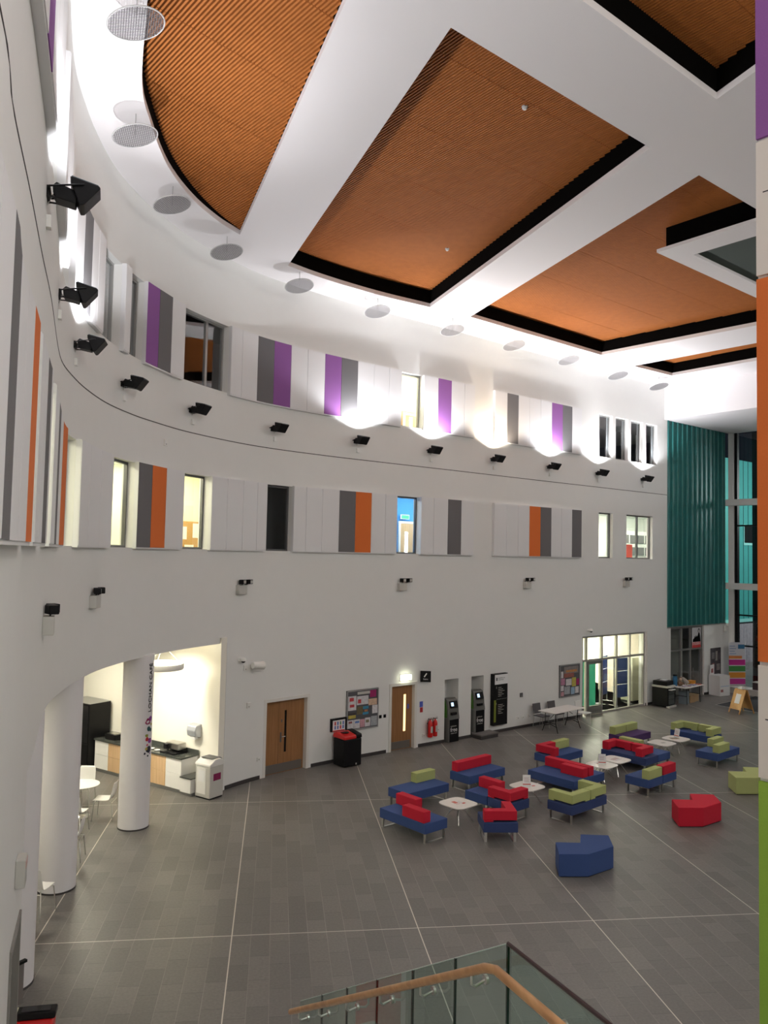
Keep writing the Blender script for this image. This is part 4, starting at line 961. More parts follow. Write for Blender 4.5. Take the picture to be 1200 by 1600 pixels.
MB().ext([(-.23, .80), (.26, .80), (.26, .90), (.15, .97), (-.05, .97), (-.23, .86)], -.27, .27, 'X').build('hood', WPLAST, t, bevel=.015)
MB().ext([(-.10, .975), (.17, .975), (.24, .93), (.26, .93), (.18, .985), (-.1, .985)], -.2, .2, 'X').build('flap', DGREY, t)
MB().box(-.2, .12, -.228, -.22, .12, .76).build('front_panel', WPLAST, t); MB().box(-.14, .08, -.232, -.228, .42, .70).build('notice', PAPER, t); MB().box(-.24, .24, -.2, .23, 0, .03).build('base', BLACK, t)
MB().box(.26, .264, -.1, .15, .45, .62).build('magenta_sticker', mat('magenta', (.22, .01, .08), .5), t)
t = thing('pendant_light', 'white ring pendant light hanging in the cafe opening', 'pendant light', (-5.35, 19.6, 3.28))
n = 40
mb = MB(); mb.lathe([(.42, 0), (.50, .0), (.52, .03), (.52, .12), (.50, .15), (.42, .15)], n=n); mb.build('ring', WPLAST, t, smooth=40)
MB().cyl((0, 0), .49, .151, .158, 40).build('upward_diffuser', LAMPW, t)
for k in range(3): a = 2*PI*k/3; MB().tube([(.45*math.cos(a), .45*math.sin(a), .15), (.03*math.cos(a), .03*math.sin(a), .56)], .004, 5).build('wire', GREYM, t)

def cafe_chair(label):
    t = thing('cafe_chair', label, 'chair', (0, 0, 0), 0, 'white shell chairs with chrome legs in the cafe')
    pr = [(.22, .435), (.20, .45), (.0, .44), (-.15, .445), (-.20, .49), (-.24, .62), (-.28, .86)]
    mb = MB(); n = 9; vs = []; fs = []
    for j, (y, z) in enumerate(pr):
        hw_ = .21-(.015 if j in (0, len(pr)-1) else 0)
        for i in range(n):
            x = -hw_+2*hw_*i/(n-1); cu = .012*(2*abs(i/(n-1)-.5))**2
            vs.append((x, y+(cu*2 if j > 3 else 0), z+(cu if j <= 3 else 0)))
    for j in range(len(pr)-1):
        for i in range(n-1): fs.append([j*n+i, j*n+i+1, (j+1)*n+i+1, (j+1)*n+i])
    mb.add(vs, fs); o = mb.build('seat_shell', WPLAST, t, smooth=80)
    s_ = o.modifiers.new('thick', 'SOLIDIFY'); s_.thickness = .012; sb = o.modifiers.new('sub', 'SUBSURF'); sb.levels = 1; sb.render_levels = 1
    for sx in (-1, 1):
        for sy in (-1, 1): MB().tube([(sx*.14, sy*.12-.02, .43), (sx*.19, sy*.20-.02, .41), (sx*.22, sy*.24-.02, 0)], .009, 8).build('leg', CHROME, t, smooth=60)
    MB().tube([(-.19, .18, .41), (.19, .18, .41)], .008, 6).build('front_rail', CHROME, t); MB().tube([(-.19, -.22, .41), (.19, -.22, .41)], .008, 6).build('rear_rail', CHROME, t)
    return t
c0 = cafe_chair('white shell chair in profile between the two nearest columns'); place(c0, (-6.3, 18.62, 0), math.radians(92))
dup(c0, (-7.15, 19.6, 0), PI, 'white shell chair behind the round table, its back to the counter')
dup(c0, (-6.60, 17.68, 0), math.radians(-4), 'white shell chair on the near side of the round table')
dup(c0, (-6.13, 16.18, 0), math.radians(98), 'white shell chair showing past the right edge of the second column')
dup(c0, (-5.74, 13.78, 0), math.radians(-8), 'white shell chair turned away in front of the second column')
dup(c0, (-5.72, 12.92, 0), math.radians(-5), 'shell chair pulled up close behind the third column')
def round_table(x, y, label):
    t = thing('cafe_table', label, 'table', (x, y, 0)); MB().lathe([(.38, .72), (.40, .727), (.40, .738), (.385, .745)], n=40).build('table_top', WPLAST, t, smooth=40)
    MB().cyl((0, 0), .03, .03, .72, 12).build('stem', CHROME, t); MB().lathe([(.22, 0), (.22, .012), (.05, .03), (.03, .05)], n=28).build('base', CHROME, t, smooth=40)
round_table(-6.88, 18.72, 'round white pedestal table between the columns')
round_table(-6.6, 15.2, 'round white pedestal table mostly hidden by the second column')

# ------------------------------------------------------------------ soft seating
p_ = math.radians(42); q_ = math.radians(-48)
def cushion(mb, x0, x1, y0, y1): mb.box(x0, x1, y0, y1, .432, .67)
def bench(c, th, label, L=1.46, D=.70, seat=None, backs=(), group='modular upholstered benches in the seating area'):
    """backs: list of (material, [boxes]) ; a box is x0,x1,y0,y1 and optionally a raised underside"""
    t = thing('modular_bench', label, 'bench', (c[0], c[1], 0), th, group)
    MB().box(-L/2, L/2, -D/2, D/2, .215, .43).build('seat', seat or BLUE, t, bevel=.012)
    for sx in (-1, 1):
        x = sx*(L/2-.06); a = .016; w = .028; d = D/2-.045
        mb = MB(); mb.box(x-w, x+w, -d, -d+.025, 0, .215); mb.box(x-w, x+w, d-.025, d, 0, .215); mb.box(x-w, x+w, -d+.025, d-.025, 0, .012)
        mb.build('sled_leg', CHROME, t)
    for m, boxes in backs:
        mb = MB()
        if len(boxes) == 1:
            b = boxes[0]; mb.box(b[0], b[1], b[2], b[3], .432, .67)
        else:
            (a0, a1, b0, b1), (c0_, c1_, d0, d1) = boxes       # run and arm of an L
            # polygon of the L
            if c0_ <= a0+.01:      # arm at low-x end
                if d0 < b0-.01: poly = [(a0, d0), (c1_, d0), (c1_, b0), (a1, b0), (a1, b1), (a0, b1)]
                else: poly = [(a0, b0), (a1, b0), (a1, b1), (c1_, b1), (c1_, d1), (a0, d1)]
            else:
                if d0 < b0-.01: poly = [(a0, b0), (c0_, b0), (c0_, d0), (a1, d0), (a1, b1), (a0, b1)]
                else: poly = [(a0, b0), (a1, b0), (a1, d1), (c0_, d1), (c0_, b1), (a0, b1)]
            mb.prism(poly, .47, .67)
            # feet at the two free ends, so that a slot stays open under the corner
            if c0_ <= a0+.01: mb.box(a1-.2, a1, b0, b1, .432, .47)
            else: mb.box(a0, a0+.2, b0, b1, .432, .47)
            if d0 < b0-.01: mb.box(c0_, c1_, d0, d0+.16, .432, .47)
            else: mb.box(c0_, c1_, d1-.16, d1, .432, .47)
        o = mb.build('backrest', m, t, bevel=.012); o['label'] = 'red backrest' if m == RED else 'lime green backrest'
    return t
def off(c, th, x, y): return (c[0]+math.cos(th)*x-math.sin(th)*y, c[1]+math.sin(th)*x+math.cos(th)*y)
bench((.79, 18.12), q_, 'blue bench nearest the left with two separate red backrests', backs=[(RED, [(0.0, .68, -.34, -.13)]), (RED, [(-.72, -.06, .14, .35)])])
bench((1.02, 20.27), p_, 'blue bench with one lime green backrest left of the red long one', backs=[(LIME, [(.05, .73, .14, .35)])])
bench((2.69, 21.88), p_, 'blue bench with one full length red backrest in the back row', backs=[(RED, [(-.66, .73, .14, .35)])])
c4 = (2.88, 19.65)
bench(off(c4, q_, -.36, 0), q_, 'half length blue bench with straight red backrest behind the first table', L=.71, backs=[(RED, [(-.34, .34, .14, .35)])])
bench(off(c4, q_, .37, 0), q_, 'half length blue bench with L shaped red backrest behind the first table', L=.71, seat=NAVY, backs=[(RED, [(-.36, .33, -.34, -.13), (.12, .33, -.34, .34)])])
bench((2.66, 17.95), math.radians(3), 'square blue stool bench with an L shaped red backrest in the foreground', L=.76, D=.76, seat=NAVY, backs=[(RED, [(-.36, .36, -.36, -.15), (.15, .36, -.36, .36)])])
bench((5.375, 24.075), p_, 'blue bench with L shaped red and straight lime green backrests near folding table', backs=[(RED, [(-.68, .02, .13, .34), (-.68, -.47, -.34, .34)]), (LIME, [(.03, .72, .13, .34)])])
c8 = (5.085, 21.87)
bench(off(c8, q_, 0, -.36), q_, 'front blue bench of the back to back pair with a short red backrest', L=1.48, D=.71, backs=[(RED, [(0, .70, .10, .34)])])
bench(off(c8, q_, 0, .36), q_, 'rear blue bench of the back to back pair with a full length red backrest', L=1.48, D=.71, backs=[(RED, [(-.72, .71, -.34, -.12)])])
bench((4.82, 19.53), p_, 'navy bench with two facing L shaped lime green backrests', seat=NAVY, backs=[(LIME, [(-.70, .03, -.34, -.13), (-.70, -.49, -.34, .34)]), (LIME, [(.06, .72, -.34, -.13), (.51, .72, -.34, .34)])])
c10 = (7.77, 24.39)
bench(off(c10, q_, 0, -.36), q_, 'blue bench with two L shaped red backrests in the back row', L=1.48, D=.71, seat=NAVY, backs=[(RED, [(-.73, -.03, .13, .34), (-.73, -.52, -.3, .34)]), (RED, [(0, .6, .13, .34), (.38, .6, -.3, .34)])])
bench(off(c10, q_, 0, .36), q_, 'blue bench behind the red L backrests with a lime green backrest edge', L=1.48, D=.71, backs=[(LIME, [(-.73, 0, -.1, .12)])])
bench((8.35, 26.805), p_, 'plum bench with two straight lime green backrests', seat=PURP, backs=[(LIME, [(-.70, -.01, .13, .34)]), (LIME, [(.01, .70, .13, .34)])])
c7 = (7.385, 21.85)
bench(off(c7, p_, -.37, 0), p_, 'half length blue bench with a lime green block right of centre', L=.72, backs=[(LIME, [(-.34, .34, -.34, -.13)])])
bench(off(c7, p_, .37, 0), p_, 'half length blue bench with a red block right of centre', L=.72, backs=[(RED, [(-.34, .34, -.34, -.13)])])
bench((10.68, 27.15), q_, 'blue bench with two L shaped lime green backrests at the far side', seat=BLUE, backs=[(LIME, [(-.72, -.03, .13, .34), (-.72, -.5, -.34, .34)]), (LIME, [(.03, .72, .13, .34), (.51, .72, -.34, .34)])])
bench((10.44, 24.815), p_, 'navy bench with two staggered lime green blocks at the right', backs=[(LIME, [(-.62, .08, -.34, -.13)]), (LIME, [(.03, .71, .14, .35)])])

PP = np.array([(3.61, 16.40), (4.11, 16.40), (4.24, 16.90), (4.82, 16.87), (4.74, 16.24), (4.13, 15.79), (3.54, 15.76)]); PC = np.array([4.15, 16.3])
for dx, dy, m, lb in [(0, 0, BLUE, 'blue angular pouf with a notch, nearest the viewer'), (3.46, 3.05, RED, 'red angular pouf with a notch'), (5.98, 5.72, LIME, 'lime green angular pouf cut by the right edge')]:
    t = thing('angular_pouf', lb, 'pouf', (PC[0]+dx, PC[1]+dy, 0), 0, 'notched angular poufs')
    MB().prism([tuple(p-PC) for p in PP][::-1], .02, .45).build('upholstery', m, t, bevel=.012)
    pi = [tuple((p-PC)*.93) for p in PP][::-1]; MB().prism(pi, 0, .02).build('base', BLACK, t)

def low_table(c, label, items=(), rz=p_):
    t = thing('coffee_table', label, 'table', (c[0], c[1], 0), rz, 'white squarish coffee tables')
    n = 48; pr = []
    for i in range(n):
        a = 2*PI*i/n; e = 4.5; cs, sn = math.cos(a), math.sin(a)
        r = .37/((abs(cs)**e+abs(sn)**e)**(1/e)); pr.append((r*cs, r*sn))
    MB().prism(pr, .40, .42).build('table_top', TABLEW, t, bevel=.006)
    for k in range(4):
        a = PI/4+k*PI/2; MB().tube([(.06*math.cos(a), .06*math.sin(a), .39), (.36*math.cos(a), .36*math.sin(a), .01)], .011, 8).build('leg', CHROME, t)
    MB().cyl((0, 0), .09, .385, .40, 16).build('hub', CHROME, t)
    return t
T1 = (1.88, 18.93); T2 = (3.77, 20.44); T3 = (6.28, 22.7); T4 = (6.84, 23.3); T5 = (8.95, 25.5); T6 = (9.64, 26.14)
for c, lb in [(T1, 'white coffee table nearest the left with two leaflets'), (T2, 'white coffee table with a card stand behind the foreground red L backrest'), (T3, 'front one of the touching middle pair of coffee tables'), (T4, 'rear one of the touching middle pair of coffee tables'), (T5, 'front one of the far pair of coffee tables'), (T6, 'rear one of the far pair of coffee tables')]: low_table(c, lb)
def leaflet(c, rz, label, cols=((.7, .68, .68), (.6, .1, .08)), w_=.10, h=.21):
    t = thing('leaflet', label, 'leaflet', (c[0], c[1], .4205), rz)
    MB().box(-w_/2, w_/2, -h/2, h/2, 0, .003).build('sheet', mat('leaf_%d' % int(cols[0][0]*100), cols[0], .5), t); MB().box(-w_/2, w_/2, -h/2, -h/2+h*.3, .0031, .0036).build('printed_band', mat('leafb_%d' % int(cols[1][0]*100), cols[1], .5), t)
leaflet(off(T1, 0, -.06, .0), .6, 'red printed leaflet on the nearest coffee table', ((.6, .15, .12), (.8, .7, .7)))
leaflet(off(T1, 0, .07, .03), .9, 'white leaflet on the nearest coffee table')
leaflet(off(T2, 0, .12, .06), .5, 'leaflet beside the card stand on the second coffee table')
leaflet(off(T3, 0, -.05, .12), .3, 'leaflet behind the card stand on the middle front table', w_=.21, h=.15)
leaflet(off(T4, 0, .02, .0), .8, 'open magazine on the rear middle coffee table', ((.55, .42, .40), (.7, .7, .7)), .30, .21)
leaflet(off(T5, 0, .05, -.02), .4, 'small leaflet on the front far coffee table', ((.4, .38, .34), (.7, .7, .7)), .15, .1)
leaflet(off(T6, 0, -.05, .0), .2, 'dark magazine on the rear far coffee table', ((.2, .19, .15), (.5, .3, .15)), .28, .2)
def card_stand(c, rz, label, tilt=.12):
    t = thing('card_stand', label, 'card stand', (c[0], c[1], .4205), rz)
    T = Matrix.Rotation(-tilt, 4, 'X')
    MB().box(-.10, .10, -.004, .004, 0, .29, T=T).build('card', PAPER, t)
    mb = MB()
    for k in range(5): mb.box(-.07, .07-.02*(k % 2), -.0052, -.0042, .12+.025*k, .128+.025*k, T=T)
    mb.build('print_lines', mat('pale_print', (.45, .3, .32), .6), t)
    MB().box(-.10, .10, -.0055, -.0042, .05, .075, T=T).build('red_print', mat('leafb_60', (.6, .1, .08), .5), t); MB().box(-.10, .10, -.03, .06, 0, .008).build('foot', GLASS, t)
card_stand(off(T2, 0, -.03, -.1), .0, 'acrylic card stand on the table behind the foreground red L backrest')
card_stand(off(T3, 0, .0, -.05), -.1, 'tall acrylic card stand on the middle front coffee table')
card_stand(off(T6, 0, .05, .12), -1.1, 'card stand seen edge on at the far coffee table', .25)

# ------------------------------------------------------------------ objects along the wall and at the far end
t = wthing('litter_bin', 'black litter bin with red hooded top left of the notice board', 'bin', 26.1, 0, None, .43)
MB().box(-.32, .32, -.27, .27, 0.02, .80).build('body', BLACKPL, t, bevel=.03)
MB().ext([(-.29, .80), (.29, .80), (.27, .93), (.12, .98), (-.27, .90)], -.34, .12, 'X').build('red_hood', REDP, t, bevel=.03, segs=3)
MB().ext([(-.27, .80), (.29, .80), (.29, .95), (.2, .99), (-.25, .92)], .125, .34, 'X').build('black_hood', BLACKPL, t, bevel=.03)
MB().prism([(-.22+.13*math.cos(2*PI*i/20)+.1, .13*math.sin(2*PI*i/20)) for i in range(20)], .955, .966).build('mouth', BLACK, t); MB().box(.1, .14, -.275, -.27, .05, .10).build('tag', GPLAST, t)

t = thing('folding_table', 'long white folding table against the wall right of the directory board', 'table', (6.57, 29.02, 0), ang_u+.06)
MB().box(-.92, .92, -.37, .37, .715, .75).build('table_top', TABLEW, t, bevel=.015)
for sx in (-1, 1):
    x = sx*.68; mb = MB()
    for sy in (-1, 1): mb.tube([(x, sy*.22, .715), (x, sy*.22, .33), (x, sy*.26, .22), (x+sx*.02, sy*.33, .02)], .014, 8)
    mb.tube([(x, -.22, .33), (x, .22, .33)], .012, 6); mb.tube([(x, -.26, .22), (x, 0, .29), (x, .26, .22)], .012, 6); mb.build('leg_frame', BLACK, t)
    MB().tube([(x, 0, .5), (x-sx*.4, 0, .70)], .01, 6).build('brace', BLACK, t)
def side_chair(label, m, pos_, rz):
    t = thing('side_chair', label, 'chair', (*pos_, 0), rz)
    MB().box(-.22, .22, -.22, .22, .43, .46).build('seat', m, t, bevel=.012)
    T = Matrix.Translation((0, .21, .50)) @ Matrix.Rotation(-.15, 4, 'X'); MB().box(-.21, .21, -.012, .012, 0, .36, T=T).build('backrest', m, t, bevel=.01)
    for sx in (-1, 1):
        MB().tube([(sx*.19, -.2, 0), (sx*.19, -.18, .43)], .010, 6).build('leg', CHROME, t); MB().tube([(sx*.19, .25, 0), (sx*.19, .19, .43), (sx*.19, .22, .6)], .010, 6).build('leg', CHROME, t)
    return t
GC = mat('grey_chair_fabric', (.10, .095, .10), .9)
side_chair('grey chair left of two behind the folding table', GC, (5.9, 29.27), ang_u)
side_chair('grey chair right of two behind the folding table', GC, (6.55, 29.80), ang_u)
side_chair('white chair at the right end of the folding table', WPLAST, (7.62, 30.02), ang_u+.15)

t = thing('photocopier', 'black office photocopier with cream trims beside the glass entrance', 'photocopier', (12.05, 34.15, 0), ang_u+.10)
MB().box(-.33, .33, -.36, .34, .04, .82).build('cabinet', BLACKPL, t, bevel=.01)
MB().box(-.36, .34, -.38, .34, .82, .90).build('cream_trim', GPLAST, t, bevel=.01); MB().box(-.30, .33, -.30, .33, .90, 1.08).build('scanner_lid', BLACKPL, t, bevel=.02)
MB().box(-.36, -.0, -.50, -.37, .84, .90).build('control_panel', GPLAST, t, bevel=.01); MB().box(-.30, .06, -.52, -.38, .74, .77).build('output_tray', WPLAST, t); MB().box(-.02, .24, -.1, .15, 1.08, 1.10).build('document_sheet', PAPER, t)
for z in (.13, .34, .55): MB().box(-.27, .25, -.375, -.36, z, z+.19).build('paper_drawer', mat('drawer_dark', (.05, .055, .05), .4), t)
MB().box(.335, .46, -.28, -.1, .22, .86).build('side_feeder', WPLAST, t, bevel=.01); MB().box(-.35, .32, -.44, -.3, 0.0, .07).build('foot_plinth', GPLAST, t, bevel=.01)
t = thing('leaflet_table', 'pale table heaped with leaflets behind the photocopier', 'table', (13.45, 35.10, 0), ang_u+.06)
MB().box(-.85, .85, -.35, .35, .71, .745).build('table_top', TABLEW, t, bevel=.012)
for sx in (-1, 1):
    mb = MB()
    for sy in (-1, 1): mb.tube([(sx*.6, sy*.25, .71), (sx*.6, sy*.28, 0)], .014, 8)
    mb.tube([(sx*.6, -.25, .35), (sx*.6, .25, .35)], .012); mb.build('leg_frame', BLACK, t)
def on_table(x, y): return (13.45+math.cos(ang_u+.06)*x-math.sin(ang_u+.06)*y, 35.10+math.sin(ang_u+.06)*x+math.cos(ang_u+.06)*y)
t = thing('water_bottle', 'tall blue drinks bottle standing on the leaflet table', 'bottle', (*on_table(-.70, .22), .746)); MB().lathe([(.09, 0), (.10, .02), (.10, .34), (.08, .40), (.085, .44)], n=20).build('body', mat('blue_bottle', (.03, .14, .28), .2), t, smooth=40); MB().cyl((0, 0), .088, .44, .49, 20).build('cap', BLACKPL, t)
t = thing('soft_toy', 'brown plush toy leaning on the leaflet table next to the bottle', 'toy', (*on_table(-.45, .12), .746), .4)
MB().lathe([(.03, 0), (.10, .03), (.12, .10), (.09, .18), (.04, .21)], n=14).build('body', mat('plush_brown', (.22, .13, .08), .95), t, smooth=70); MB().lathe([(.02, .20), (.07, .23), (.08, .28), (.05, .33), (.01, .35)], (0, -.02), n=14).build('head', mat('plush_tan', (.45, .33, .24), .95), t, smooth=70)
for sx in (-1, 1): MB().lathe([(.01, .31), (.03, .33), (.03, .36), (.01, .38)], (sx*.06, 0), n=8).build('ear', MATS['plush_brown'], t); MB().tube([(sx*.08, -.03, .15), (sx*.14, -.12, .08)], .03, 8).build('arm', MATS['plush_brown'], t)
t = thing('soft_toy', 'pale plush toy at the middle of the leaflet table', 'toy', (*on_table(.12, .18), .746), -.4)
MB().tube([(-.12, 0, .27), (0, 0, .18), (.12, 0, .05)], .07, 12, r2=.09).build('body', mat('plush_grey', (.38, .34, .30), .95), t, smooth=70); MB().lathe([(.02, .2), (.06, .24), (.065, .29), (.03, .34)], (-.16, 0), n=12).build('head', MATS['plush_grey'], t, smooth=70)
t = thing('orange_box', 'low orange box at the far end of the leaflet table', 'box', (*on_table(.56, .12), .746), ang_u); MB().box(-.2, .2, -.1, .1, 0, .13).build('tray', mat('orange_card', (.6, .25, .02), .6), t); MB().box(-.21, .21, -.11, .11, .11, .14).build('rim', mat('orange_card', (.6, .25, .02), .6), t)
random.seed(11)
for k, (x, y) in enumerate([(-.3, -.16), (-.03, -.18), (.2, -.14), (.43, -.18), (.68, -.16), (-.58, -.18)]):
    t = thing('leaflet_pile', ['leaflet stack %s' % w_ for w_ in ('nearest the copier side centre of the far table', 'second along the far table front', 'third along the far table front', 'fourth along the far table front', 'at the right end of the far table', 'at the left end of the far table')][k], 'leaflets', (*on_table(x, y), .746), random.uniform(0, .6), 'leaflet stacks on the table behind the photocopier')
    c = [(.5, .3, .3), (.55, .55, .58), (.3, .35, .5), (.6, .5, .45), (.5, .12, .10), (.6, .6, .6)][k]
    MB().box(-.08, .08, -.11, .11, 0, .02+.01*k % .03).build('stack', mat('pile%d' % k, c, .6), t); MB().box(-.05, .05, -.02, .06, .0201+.01*k % .03, .0215+.01*k % .03).build('cover_print', mat('pileb%d' % k, (c[2], c[0]*.4, c[1]), .6), t)
for k, (x, y, m, lb) in enumerate([(.15, .0, CARD, 'brown cardboard box under the leaflet table'), (.62, .05, CARD, 'second cardboard box under the right of the leaflet table'), (-.33, .0, mat('pale_blue_crate', (.2, .25, .28), .6), 'pale blue crate under the left of the leaflet table')]):
    t = thing('storage_box', lb, 'box', (*on_table(x, y), 0), ang_u+.1*k); MB().box(-.2, .2, -.16, .16, 0, .3 if k < 2 else .5).build('carton', m, t); MB().box(-.21, .21, -.17, .17, .26 if k < 2 else .46, .31 if k < 2 else .51).build('lid', m, t)

t = thing('collection_box', 'white printed collection box with header card under the far poster', 'box', (15.75, 37.25, 0), ang_u-.15)
MB().box(-.36, .36, -.30, .30, 0, .92).build('carton', PAPER, t, bevel=.008)
MB().ext([(-.36, .92), (-.05, .92), (-.05, 1.38), (-.32, 1.34)], .24, .26, 'Y').build('header_card', PAPER, t); MB().ext([(-.27, 1.0), (-.12, 1.0), (-.12, 1.2), (-.25, 1.18)], .234, .24, 'Y').build('header_print', mat('faded_red', (.4, .15, .15), .6), t)
MB().box(-.30, -.12, -.304, -.30, .18, .30).build('red_logo', mat('faded_red', (.4, .15, .15), .6), t); MB().box(.36, .364, -.15, .12, .25, .62).build('red_side_print', mat('logo_red', (.55, .05, .05), .6), t); MB().box(-.3, .3, -.303, -.30, .42, .46).build('pale_blue_line', mat('pale_blue', (.5, .6, .75), .6), t)
notice = thing('far_poster_board', 'dark poster board on the white wall left of the glass front', 'notice board', (*tw(4.15, 0), .85), ang_u)
MB().box(-.45, .45, -.03, 0, 0, 1.25).build('board', mat('poster_dark', (.07, .06, .07), .6, noise=.8, nscale=9), notice)
for i, (x, z, a, b, c) in enumerate([(-.38, .75, .25, .3, (.2, .18, .18)), (-.05, .65, .2, .45, (.3, .28, .26)), (.2, .7, .18, .3, (.12, .1, .12)), (-.35, .3, .2, .25, (.3, .1, .12)), (.05, .2, .3, .3, (.25, .22, .22))]): MB().box(x, x+a, -.034, -.03, z, z+b).build('pinned_print', mat('fpp%d' % i, c, .6, noise=.5, nscale=12), notice)
q = thing('wall_speaker', 'small white speaker below the end of the teal cladding', 'speaker', (*tw(4.95, 0), 2.85), ang_u); MB().box(-.12, .12, -.16, -.04, 0, .28).build('case', WPLAST, q, bevel=.02); MB().box(-.03, .03, -.04, 0, .1, .18).build('bracket', GREYM, q)

t = thing('roller_banner', 'roller banner with white head and pink, green, orange stripes on the plinth', 'banner', (16.95, 38.10, .302), math.radians(8))
BW = .42
MB().box(-BW, BW, -.015, .0, .04, 2.05).build('banner_sheet', mat('banner_white', (.6, .62, .68), .5), t)
for z0, z1, c, nm in [(1.28, 1.42, (.62, .22, .06), 'orange_text_band'), (.98, 1.24, (.5, .02, .25), 'pink_stripe'), (.68, .94, (.05, .25, .06), 'green_stripe'), (.38, .64, (.62, .25, .03), 'orange_stripe'), (.08, .34, (.45, .03, .25), 'magenta_stripe')]: MB().box(-BW, BW if nm != 'orange_text_band' else BW*.6, -.018, -.015, z0, z1).build(nm, mat(nm, c, .5), t)
MB().box(.05, .38, -.018, -.015, 1.75, 1.95).build('blue_logo', mat('logo_blue', (.03, .15, .3), .5), t)
for k in range(4): MB().box(-.38, -.05-.06*(k % 2), -.018, -.015, 1.5+.12*k, 1.53+.12*k).build('text_line', mat('line_blue', (.2, .3, .5), .5), t)
MB().box(-.44, .44, -.06, .05, 0, .05).build('cassette', CHROME, t)
t = thing('storage_crate', 'dark crate standing on the plinth at the glass front', 'crate', (17.55, 36.95, .302), ang_v); MB().box(-.3, .3, -.2, .2, 0, .32).build('body', mat('dark_crate', (.06, .035, .04), .6), t); MB().box(-.31, .31, -.21, .21, .32, .36).build('lid', GPLAST, t)

t = thing('a_board', 'oak folding A board with white notice near the entrance mat', 'a board', (14.85, 32.98, 0), math.atan2(-.59, .02)+PI/2-.05)
rot = math.atan2(32.38-32.97, 14.42-14.40)
t.rotation_euler = (0, 0, math.radians(-68))
def aboard_side(sg):
    T = Matrix.Translation((0, sg*.40, 0)) @ Matrix.Rotation(sg*.36, 4, 'X')
    f = MB(); f.box(-.29, .29, -.012, .012, .17, 1.02, T=T); p = f.build('panel', BOARDW, t)
    for sx in (-1, 1): MB().box(sx*.27-.022, sx*.27+.022, -.015, .015, 0, .2, T=T).build('leg', BOARDW, t)
    return T
Tn = aboard_side(-1); aboard_side(1)
MB().box(-.12, .13, -.018, -.013, .42, .82, T=Tn).build('notice_sheet', PAPER, t); MB().box(-.10, .12, -.09, .09, .97, 1.07).build('top_clip', PAPER, t)
MP = [(14.45, 34.63), (15.64, 32.9), (19.6, 36.0), (18.2, 37.8)]
mtt = tag(MB().prism(MP, 0.001, .008).build('entrance_mat', mat('mat_dark', (.04, .04, .045), .9)), 'dark entrance mat with metal edging in front of the glass front', 'mat')
mb = MB(); cxy = np.mean(MP, axis=0); mb.prism(MP, .001, .012, 0, holes=[[tuple(cxy+(np.array(p)-cxy)*.985) for p in MP]]); mb.build('metal_edging', mat('edge_trim', (.6, .58, .55), .4), mtt)

# ------------------------------------------------------------------ foreground, bottom left
t = thing('red_kiosk', 'red machine with black top strip at the bottom left corner', 'machine', (-3.80, 8.97, 0), math.radians(12))
t.scale = (1.28, 1, 1)
MB().ext([(-.25, 0), (.22, 0), (.22, .985), (.05, .985), (-.25, .84)], -.215, .215, 'X').build('body', REDP, t, bevel=.04, segs=3)
MB().ext([(.06, .987), (.23, .987), (.23, 1.05), (.21, 1.07), (.08, 1.055)], -.225, .225, 'X').build('black_top', BLACKPL, t, bevel=.02, segs=3)
T = Matrix.Translation((0, .145, 1.062)) @ Matrix.Rotation(.10, 4, 'X')
MB().box(-.19, -.09, -.045, .045, .003, .007, T=T).build('pale_sticker', mat('pale_yellow', (.6, .6, .42), .5), t); MB().box(-.06, .18, -.045, .045, .003, .006, T=T).build('glossy_screen', mat('gloss_black', (.008, .008, .01), .08), t)
T = Matrix.Translation((0, -.10, .915)) @ Matrix.Rotation(.45, 4, 'X')
MB().box(-.08, .17, -.09, .10, -.004, .004, T=T).build('front_recess', mat('deep_red', (.3, .01, .01), .35), t); MB().box(-.19, -.13, -.02, .07, -.002, .005, T=T).build('grey_badge', GPLAST, t)
t = thing('framed_stand', 'black edged notice panel on a post beside the third column', 'sign', (-4.30, 9.66, 0), math.radians(60))
MB().box(-.17, .17, -.015, .015, .75, 1.22).build('panel', mat('brushed_grey', (.17, .16, .15), .4), t); mb = MB(); mb.box(-.2, .2, -.03, .02, 1.22, 1.25); mb.box(-.2, -.17, -.03, .02, .72, 1.22); mb.build('edge_frame', BLACK, t)
MB().tube([(0, 0, .02), (0, 0, .75)], .02).build('post', BLACK, t); MB().cyl((0, 0), .16, 0, .02, 20).build('base', BLACK, t)

# ------------------------------------------------------------------ colour banded wall end at the right
RW0 = np.array([1.885, 4.0])
rw = struct(MB().prism([tuple(RW0+UD*.02), tuple(RW0+UD*.4), tuple(RW0+VD*2.6+UD*.4), tuple(RW0+VD*2.6+UD*.02)], 0, CEIL).build('wall_pier', WHITE))
def pier_board(z0, z1, m, lb, notch=None):
    t = thing('pier_panel', lb, 'wall panel', (RW0[0], RW0[1], z0), ang_v, 'coloured panels stacked on the wall end at the right edge')
    MB().box(0, 2.6, -.0, .018, 0.004, z1-z0-.004).build('board', m, t)
    if notch: MB().box(.035, 1.2, -.001, .0, notch-z0, notch-z0+.006).build('board_joint', SEAM, t)
PW = mat('warm_white_board', (.78, .72, .66), .7)
pier_board(8.38, CEIL-.02, PURPLEF, 'purple panel at the top of the right edge')
pier_board(7.66, 8.37, PW, 'white panel between purple and orange at the right edge', 8.09)
pier_board(5.70, 7.65, ORANGEF, 'long orange panel at the right edge')
pier_board(5.13, 5.69, PW, 'white panel between orange and green at the right edge', 5.42)
pier_board(2.6, 5.12, GREENF, 'green panel at the bottom of the right edge')

